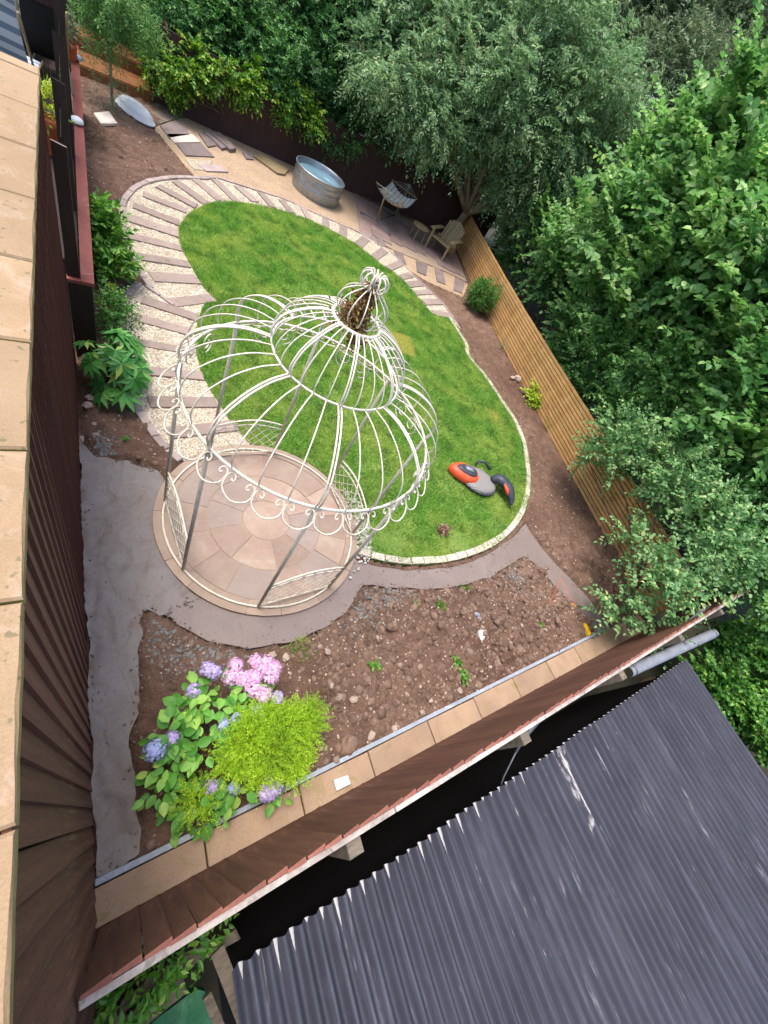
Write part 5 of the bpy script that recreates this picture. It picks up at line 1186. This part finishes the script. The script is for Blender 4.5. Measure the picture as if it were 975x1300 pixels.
# galvanised stock tank
tc = np.array([5.98, 14.62]); tr = .76
tk = empty('stock_tank', (tc[0], tc[1], -.02), 'round galvanised steel stock tank full of water by the back fence', 'tank')
prof = [(tr * .97, 0.0), (tr * .98, .05), (tr, .08), (tr, .2), (tr * 1.012, .215), (tr, .23), (tr, .27), (tr * 1.012, .285), (tr, .30), (tr, .42), (tr * 1.012, .435), (tr, .45), (tr * 1.0, .56), (tr * 1.02, .575), (tr * 1.02, .60), (tr * .985, .60), (tr * .975, .57), (tr * .97, .02), (.001, .015)]
k = MB(); k.lathe(prof, (tc[0], tc[1], -.02), 56); s_ = k.put('wall', M['steel'], tk, True)
k = MB(); k.tube([(tc[0] + tr * 1.01 * math.cos(t), tc[1] + tr * 1.01 * math.sin(t), .585) for t in np.linspace(0, 2 * math.pi, 56, endpoint=False)], .022, 8, True); k.put('rim', M['steel'], tk, True)
wm, nt, b, N, L_2 = new_mat('tank_water'); b.inputs['Base Color'].default_value = lin('#6b8c98'); b.inputs['Roughness'].default_value = .06; b.inputs['Specular IOR Level'].default_value = .6
bump(nt, b, noise_node(nt, 5, 3, .5, coords(nt)).outputs[0], .08, .02)
k = MB(); k.lathe([(.001, .47), (tr * .968, .47)], (tc[0], tc[1], -.02), 56); k.put('water', wm, tk)
for an in (-60, 120):
    e = tc + tr * 1.02 * np.array([math.cos(R_(an)), math.sin(R_(an))]); t_ = np.array([-math.sin(R_(an)), math.cos(R_(an))]); o_ = np.array([math.cos(R_(an)), math.sin(R_(an))])
    k = MB(); k.tube([(*(e - t_ * .08), .5), (*(e - t_ * .08 + o_ * .04), .46), (*(e + t_ * .08 + o_ * .04), .46), (*(e + t_ * .08), .5)], .01, 6); k.put('handle', M['steel'], tk)

# hammock on its stand
a, b2 = np.array([7.98, 14.0]), np.array([9.55, 15.55]); d = (b2 - a) / np.linalg.norm(b2 - a); n2 = np.array([d[1], -d[0]]); LL = np.linalg.norm(b2 - a); mid = (a + b2) / 2
hm_ = empty('hammock', (mid[0], mid[1], 0), 'grey striped hammock slung on a metal stand with curved feet', 'hammock')
at = lambda s, t, z: (*(a + d * s + n2 * t), z)
for s in (.12, LL - .12):
    k = MB(); k.tube([at(s, t, .03 + .10 * (1 - (t / .62) ** 2)) for t in np.linspace(-.62, .62, 13)], .024, 8); k.put('foot', M['dark_steel'], hm_, True)
k = MB(); k.tube([at(.12, 0, .12), at(LL * .5, 0, .14), at(LL - .12, 0, .12)], .024, 8); k.put('beam', M['dark_steel'], hm_, True)
for s, e in ((.12, -.12), (LL - .12, LL + .12)):
    k = MB(); k.tube([at(s, 0, .12), at(e * .7 + s * .3, 0, .65), at(e, 0, 1.12)], .026, 8); k.put('upright', M['pale_wood'], hm_, True)
bedp = []
S0, S1 = .32, LL - .32
def bz(s, t): u = (s - LL / 2) / ((S1 - S0) / 2); return .60 + .20 * u * u + .10 * (t / .42) ** 2
nsx, ntx = 15, 13; Vv = []; 
for i in range(nsx):
    for j in range(ntx):
        s = S0 + (S1 - S0) * i / (nsx - 1); t = -.52 + 1.04 * j / (ntx - 1); Vv.append(at(s, t, bz(s, t)))
Vv = np.array(Vv); q = []
for i in range(nsx - 1):
    for j in range(ntx - 1): a_ = i * ntx + j; q += [(a_, a_ + ntx, a_ + ntx + 1), (a_, a_ + ntx + 1, a_ + 1)]
q = np.array(q); nV = len(Vv)
clm, nt, b, N, L_2 = new_mat('striped_hammock_cloth')
w = N.new('ShaderNodeTexWave'); w.inputs['Scale'].default_value = 2.2; vv = coords(nt); mp = vv.node; mp.inputs['Rotation'].default_value = (0, 0, math.atan2(n2[1], n2[0]) * -1); L_2.new(vv, w.inputs['Vector'])
L_2.new(ramp(nt, w.outputs['Fac'], [(.35, lin('#b9b4aa')), (.6, lin('#d9d5cb'))]), b.inputs['Base Color']); b.inputs['Roughness'].default_value = .9
put('cloth', tri_mesh('cloth', np.vstack([Vv, Vv - [0, 0, .012]]), np.vstack([q, q[:, ::-1] + nV]), True), clm, hm_)
for s in (S0, S1):
    k = MB(); k.tube([at(s, -.56, bz(s, .56)), at(s, .56, bz(s, .56))], .018, 6); k.put('spreader_bar', M['pale_wood'], hm_, True)
    e = -.12 if s == S0 else LL + .12
    k = MB()
    for t in np.linspace(-.52, .52, 9): k.tube([at(s, t, bz(s, t)), at(e, 0, 1.10)], .005, 4)
    k.put('cords', M['rope'], hm_)

# weathered wooden garden armchair with a low side table
def chair(c, ang):
    t = empty('garden_armchair', (c[0], c[1], 0), 'weathered wooden armchair with slatted back at the corner of the patio', 'chair', rz=ang)
    def pc(name, mb, mt='pale_wood'): return put(name, mb.mesh(name), M[mt], t, True)
    # local: +x is forward
    for sy in (-.34, .34):
        k = MB(); k.box((.36, sy, .28), (.07, .06, .58)); pc('leg', k)
        k = MB(); k.box((-.30, sy, .20), (.07, .06, .42)); pc('leg', k)
        k = MB(); k.box((.03, sy * 1.12, .59), (.86, .13, .035)); pc('armrest', k)
        k = MB(); k.box((.03, sy, .30), (.62, .035, .09)); pc('side_rail', k)
    for i in range(6):
        k = MB(); k.box((.36 - i * .115, 0, .40 - i * .018), (.10, .62, .022)); pc('seat_slat', k)
    tl = Matrix.Rotation(R_(-22), 3, 'Y')
    for i in range(7):
        y = -.27 + i * .09; h_ = .68 - .012 * (i - 3) ** 2; cc = tl @ Vector((0, 0, h_ / 2)); k = MB(); k.box((-.30 + cc.x, y, .32 + cc.z), (.022, .075, h_), 0, tl); pc('back_slat', k)
    for zz in (.12, .5):
        cc = tl @ Vector((-.025, 0, zz)); k = MB(); k.box((-.30 + cc.x, 0, .32 + cc.z), (.03, .62, .06), 0, tl); pc('back_rail', k)
    return t
ch_ = chair((10.85, 13.9), R_(215)); ch_.scale = (1.18, 1.18, 1.12)
tb = np.array([9.9, 14.25]); t = empty('side_table', (tb[0], tb[1], 0), 'round weathered wooden side table next to the garden armchair', 'table')
for i in range(6):
    y = -.25 + i * .1; w = math.sqrt(max(.01, .3 ** 2 - y * y)); k = MB(); k.box((tb[0], tb[1] + y, .46), (2 * w, .09, .025)); k.put('top_slat', M['pale_wood'], t)
k = MB(); k.tube([(tb[0] + .31 * math.cos(x_), tb[1] + .31 * math.sin(x_), .455) for x_ in np.linspace(0, 2 * math.pi, 28, endpoint=False)], .02, 6, True); k.put('top_rim', M['pale_wood'], t)
for i in range(4):
    an = R_(45 + 90 * i); k = MB(); k.tube([(tb[0] + .22 * math.cos(an), tb[1] + .22 * math.sin(an), .45), (tb[0] + .27 * math.cos(an), tb[1] + .27 * math.sin(an), 0)], .02, 6); k.put('leg', M['pale_wood'], t)

# wire mesh frames behind the slatted fence
for pa, pb, pc_, X, lab in (((624, 336), (700, 378), (650, 372), 12.1, 'longer wire mesh frame leaning behind the slatted fence'), ((640, 356), (692, 384), (655, 385), 11.75, 'shorter wire mesh frame in front of the longer one behind the slatted fence')):
    a, b2, c = ON(*pa, 0, X + .6), ON(*pb, 0, X), None
    a[2] = b2[2] = min(a[2], b2[2]); o = empty('wire_frame', ((a + b2) / 2) * [1, 1, 0], lab, 'wire frame'); bt = np.array([0, 0, -1.0])
    k = MB(); k.tube([a + bt, a, b2, b2 + bt], .016, 6, True); k.put('frame', M['pipe'], o)
    k = MB()
    for s in np.linspace(0, 1, 13): k.tube([a + (b2 - a) * s, a + (b2 - a) * s + bt], .003, 3)
    for s in np.linspace(0, 1, 9): k.tube([a + bt * s, b2 + bt * s], .003, 3)
    k.put('mesh', M['pipe'], o)

# orange hover mower
mc = P2(597, 611); mf = P2(566, 598) - P2(622, 621); ang = math.atan2(mf[1], mf[0])
mw = empty('lawn_mower', (mc[0], mc[1], .03), 'orange and charcoal lawn mower standing on the lawn', 'mower', rz=ang)
def dome(c, r, z0, hgt, seg=28, pw=2.2, taper=0.0):
    prof = [(1, 0), (1.0, .25), (.97, .5), (.88, .75), (.7, .9), (.4, .98), (.001, 1)]; k = MB(); k.lathe(prof, (0, 0, 0), seg)
    k.v = [(c[0] + x * r[0], c[1] + y * r[1] * (1 - taper * x), z0 + z * hgt) for x, y, z in k.v]; return k
def mput(name, k, mt): return put(name, k.mesh(name, True), mt if not isinstance(mt, str) else M[mt], mw, True)
hx, nt, b, N, L_2 = new_mat('mesh_hood_plastic'); ck = N.new('ShaderNodeTexBrick'); ck.inputs['Scale'].default_value = 1; ck.inputs['Brick Width'].default_value = .05; ck.inputs['Row Height'].default_value = .032; ck.inputs['Mortar Size'].default_value = .008; L_2.new(coords(nt), ck.inputs['Vector'])
ck.inputs['Color1'].default_value = lin('#4c4a4a'); ck.inputs['Color2'].default_value = lin('#565452'); ck.inputs['Mortar'].default_value = lin('#96918c')
L_2.new(ck.outputs['Color'], b.inputs['Base Color']); b.inputs['Roughness'].default_value = .55; bump(nt, b, ck.outputs['Fac'], .5, .01)
mput('hood', dome((-.14, -.02), (.42, .34), .03, .105, taper=-.1), hx)
mput('front_shell', dome((.24, -.02), (.34, .23), .05, .15, taper=.22), 'orange_plastic')
mput('motor_cover', dome((.22, -.02), (.24, .14), .15, .085, taper=.22), 'charcoal')
k = MB(); k.box((.20, -.02, .238), (.17, .10, .02)); mput('panel', k, 'pipe')
k = MB(); k.tube([(-.02, -.30, .16), (-.05, -.36, .24), (-.2, -.38, .26), (-.36, -.3, .2)], .028, 8); mput('carry_handle', k, 'charcoal')
k = MB(); k.tube([(.42 * math.cos(t) - .14, .34 * math.sin(t) - .02, .04) for t in np.linspace(0, 6.28, 30, endpoint=False)], .022, 6, True); mput('skirt', k, 'charcoal')
sp_ = smooth_line([(-.42, -.1, .15), (-.55, -.12, .24), (-.72, -.02, .25), (-.84, .18, .18), (-.88, .34, .08)], 4)
k = MB(); k.tube(sp_, list(np.interp(np.linspace(0, 1, len(sp_)), [0, .3, .6, 1], [.07, .14, .12, .03])), 10); k.v = [(x, y, .06 + (z - .06) * .8) for x, y, z in k.v]; mput('grass_box', k, 'charcoal')
k = MB(); k.tube([(-.62, .02, .26), (-.70, .12, .22), (-.74, .2, .17)], [.02, .045, .02], 8); mput('release_lever', k, 'orange_plastic')

# pots, lights and chairs on the deck
def pot(c, r, h, label, leaf, seed):
    o = empty('plant_pot', c, label, 'plant pot'); k = MB(); k.lathe([(r * .7, 0), (r * .78, .15 * h), (r * .8, .18 * h), (r * .86, .4 * h), (r * .88, .43 * h), (r * .95, .75 * h), (r * 1.05, .8 * h), (r * 1.05, h), (r * .92, h), (r * .9, h * .88), (.001, h * .86)], c, 28); k.put('pot', M['terracotta'], o, True)
    rg = np.random.default_rng(seed); (V, T), _ = crown(rg, [(np.array(c) + [0, 0, h + .16], (r * 1.0, r * 1.0, .2))], 1300, .16, 7, .09, .03, upbias=.9); put('plant', tri_mesh('plant', V, T), leaf, o)
pot((-.41, 8.5, DZ), .14, .42, 'ribbed terracotta pot with yellow green plant behind the glass balustrade', LM['lime'], 5)
pot((-.13, 12.6, DZ), .13, .26, 'terracotta bowl with grassy plant at the far end of the deck edge', LM['olive'], 6)
for (px, py, lab, mt) in ((98, 155, 'white solar lamp fixed on the red edge plank', 'white_plastic'), (99, 75, 'dark ringed silver lamp fixed on the red edge plank farther along', 'steel')):
    p = P(px, py, DZ + .03); o = empty('solar_light', p, lab, 'lamp'); k = MB(); k.lathe([(.085, 0), (.09, .02), (.075, .05), (.04, .07), (.001, .075)], p, 20); k.put('cover', M[mt], o, True)
    k = MB(); k.box((p[0] - .07, p[1], p[2] + .01), (.1, .05, .03)); k.put('bracket', M['charcoal'], o)
stm, nt, b, N, L_2 = new_mat('striped_deckchair_cloth'); w = N.new('ShaderNodeTexWave'); w.inputs['Scale'].default_value = 3.4; w.bands_direction = 'X'; L_2.new(coords(nt), w.inputs['Vector'])
L_2.new(ramp(nt, w.outputs['Fac'], [(.3, lin('#8496a8')), (.45, lin('#dfe3e6'))]), b.inputs['Base Color']); b.inputs['Roughness'].default_value = .9
def lounger(c, ang, mt, label):
    t = empty('deck_chair', c, label, 'chair', rz=ang)
    ln = smooth_line([(.55, 0, .30), (.2, 0, .26), (-.1, 0, .30), (-.35, 0, .62), (-.55, 0, 1.02)], 4); k = MB(); n = len(ln)
    v = [(p[0], s * .27, p[2]) for p in ln for s in (-1, 1)] + [(p[0], s * .27, p[2] - .015) for p in ln for s in (-1, 1)]
    f = [(2 * i, 2 * i + 2, 2 * i + 3, 2 * i + 1) for i in range(n - 1)] + [(2 * n + 2 * i, 2 * n + 2 * i + 1, 2 * n + 2 * i + 3, 2 * n + 2 * i + 2) for i in range(n - 1)]
    k.add(v, f); put('cloth', k.mesh('cloth', True), mt, t, True)
    for s in (-.3, .3):
        k = MB(); k.tube([(.6, s, .02), (.55, s, .32), (-.05, s, .3), (-.58, s, 1.06)], .018, 6); put('side_frame', k.mesh('side_frame', True), M['pale_wood'], t, True)
        k = MB(); k.tube([(-.45, s, .02), (.15, s, .30)], .018, 6); put('leg', k.mesh('leg', True), M['pale_wood'], t, True)
lounger((-.85, 10.3, DZ), R_(82), stm, 'blue and white striped deck chair on the raised deck')
lounger((-.80, 12.1, DZ), R_(70), stm, 'second striped deck chair farther back on the raised deck')
lounger((-.45, 11.3, DZ), R_(95), M['black'], 'black sling chair on the raised deck by the glass')
# green growth in the gap below the fence
for i, (px, py, h, s, lab) in enumerate(((208, 1236, .25, .14, 'leafy weed pushing up behind the fence above the weathered plank'), (150, 1290, .3, .16, 'fresh green fern clump at the wall end of the gap'), (270, 1190, .2, .1, 'small weed behind the fence rail by the timber offcut'))):
    p = P(px, py, h); r = np.random.default_rng(70 + i); bs = np.array([p[0], p[1], -.0]); o = empty('gap_weed', bs, lab, 'weed')
    (V, T), _ = crown(r, [(p, (s, s * .7, s))], 700, .16, 7, .085, .04, upbias=.8); put('foliage', tri_mesh('foliage', V, T), LM['shrub'], o)
    k = MB(); k.tube([bs, p], [.012, .005], 5); k.put('stem', M['twig'], o)
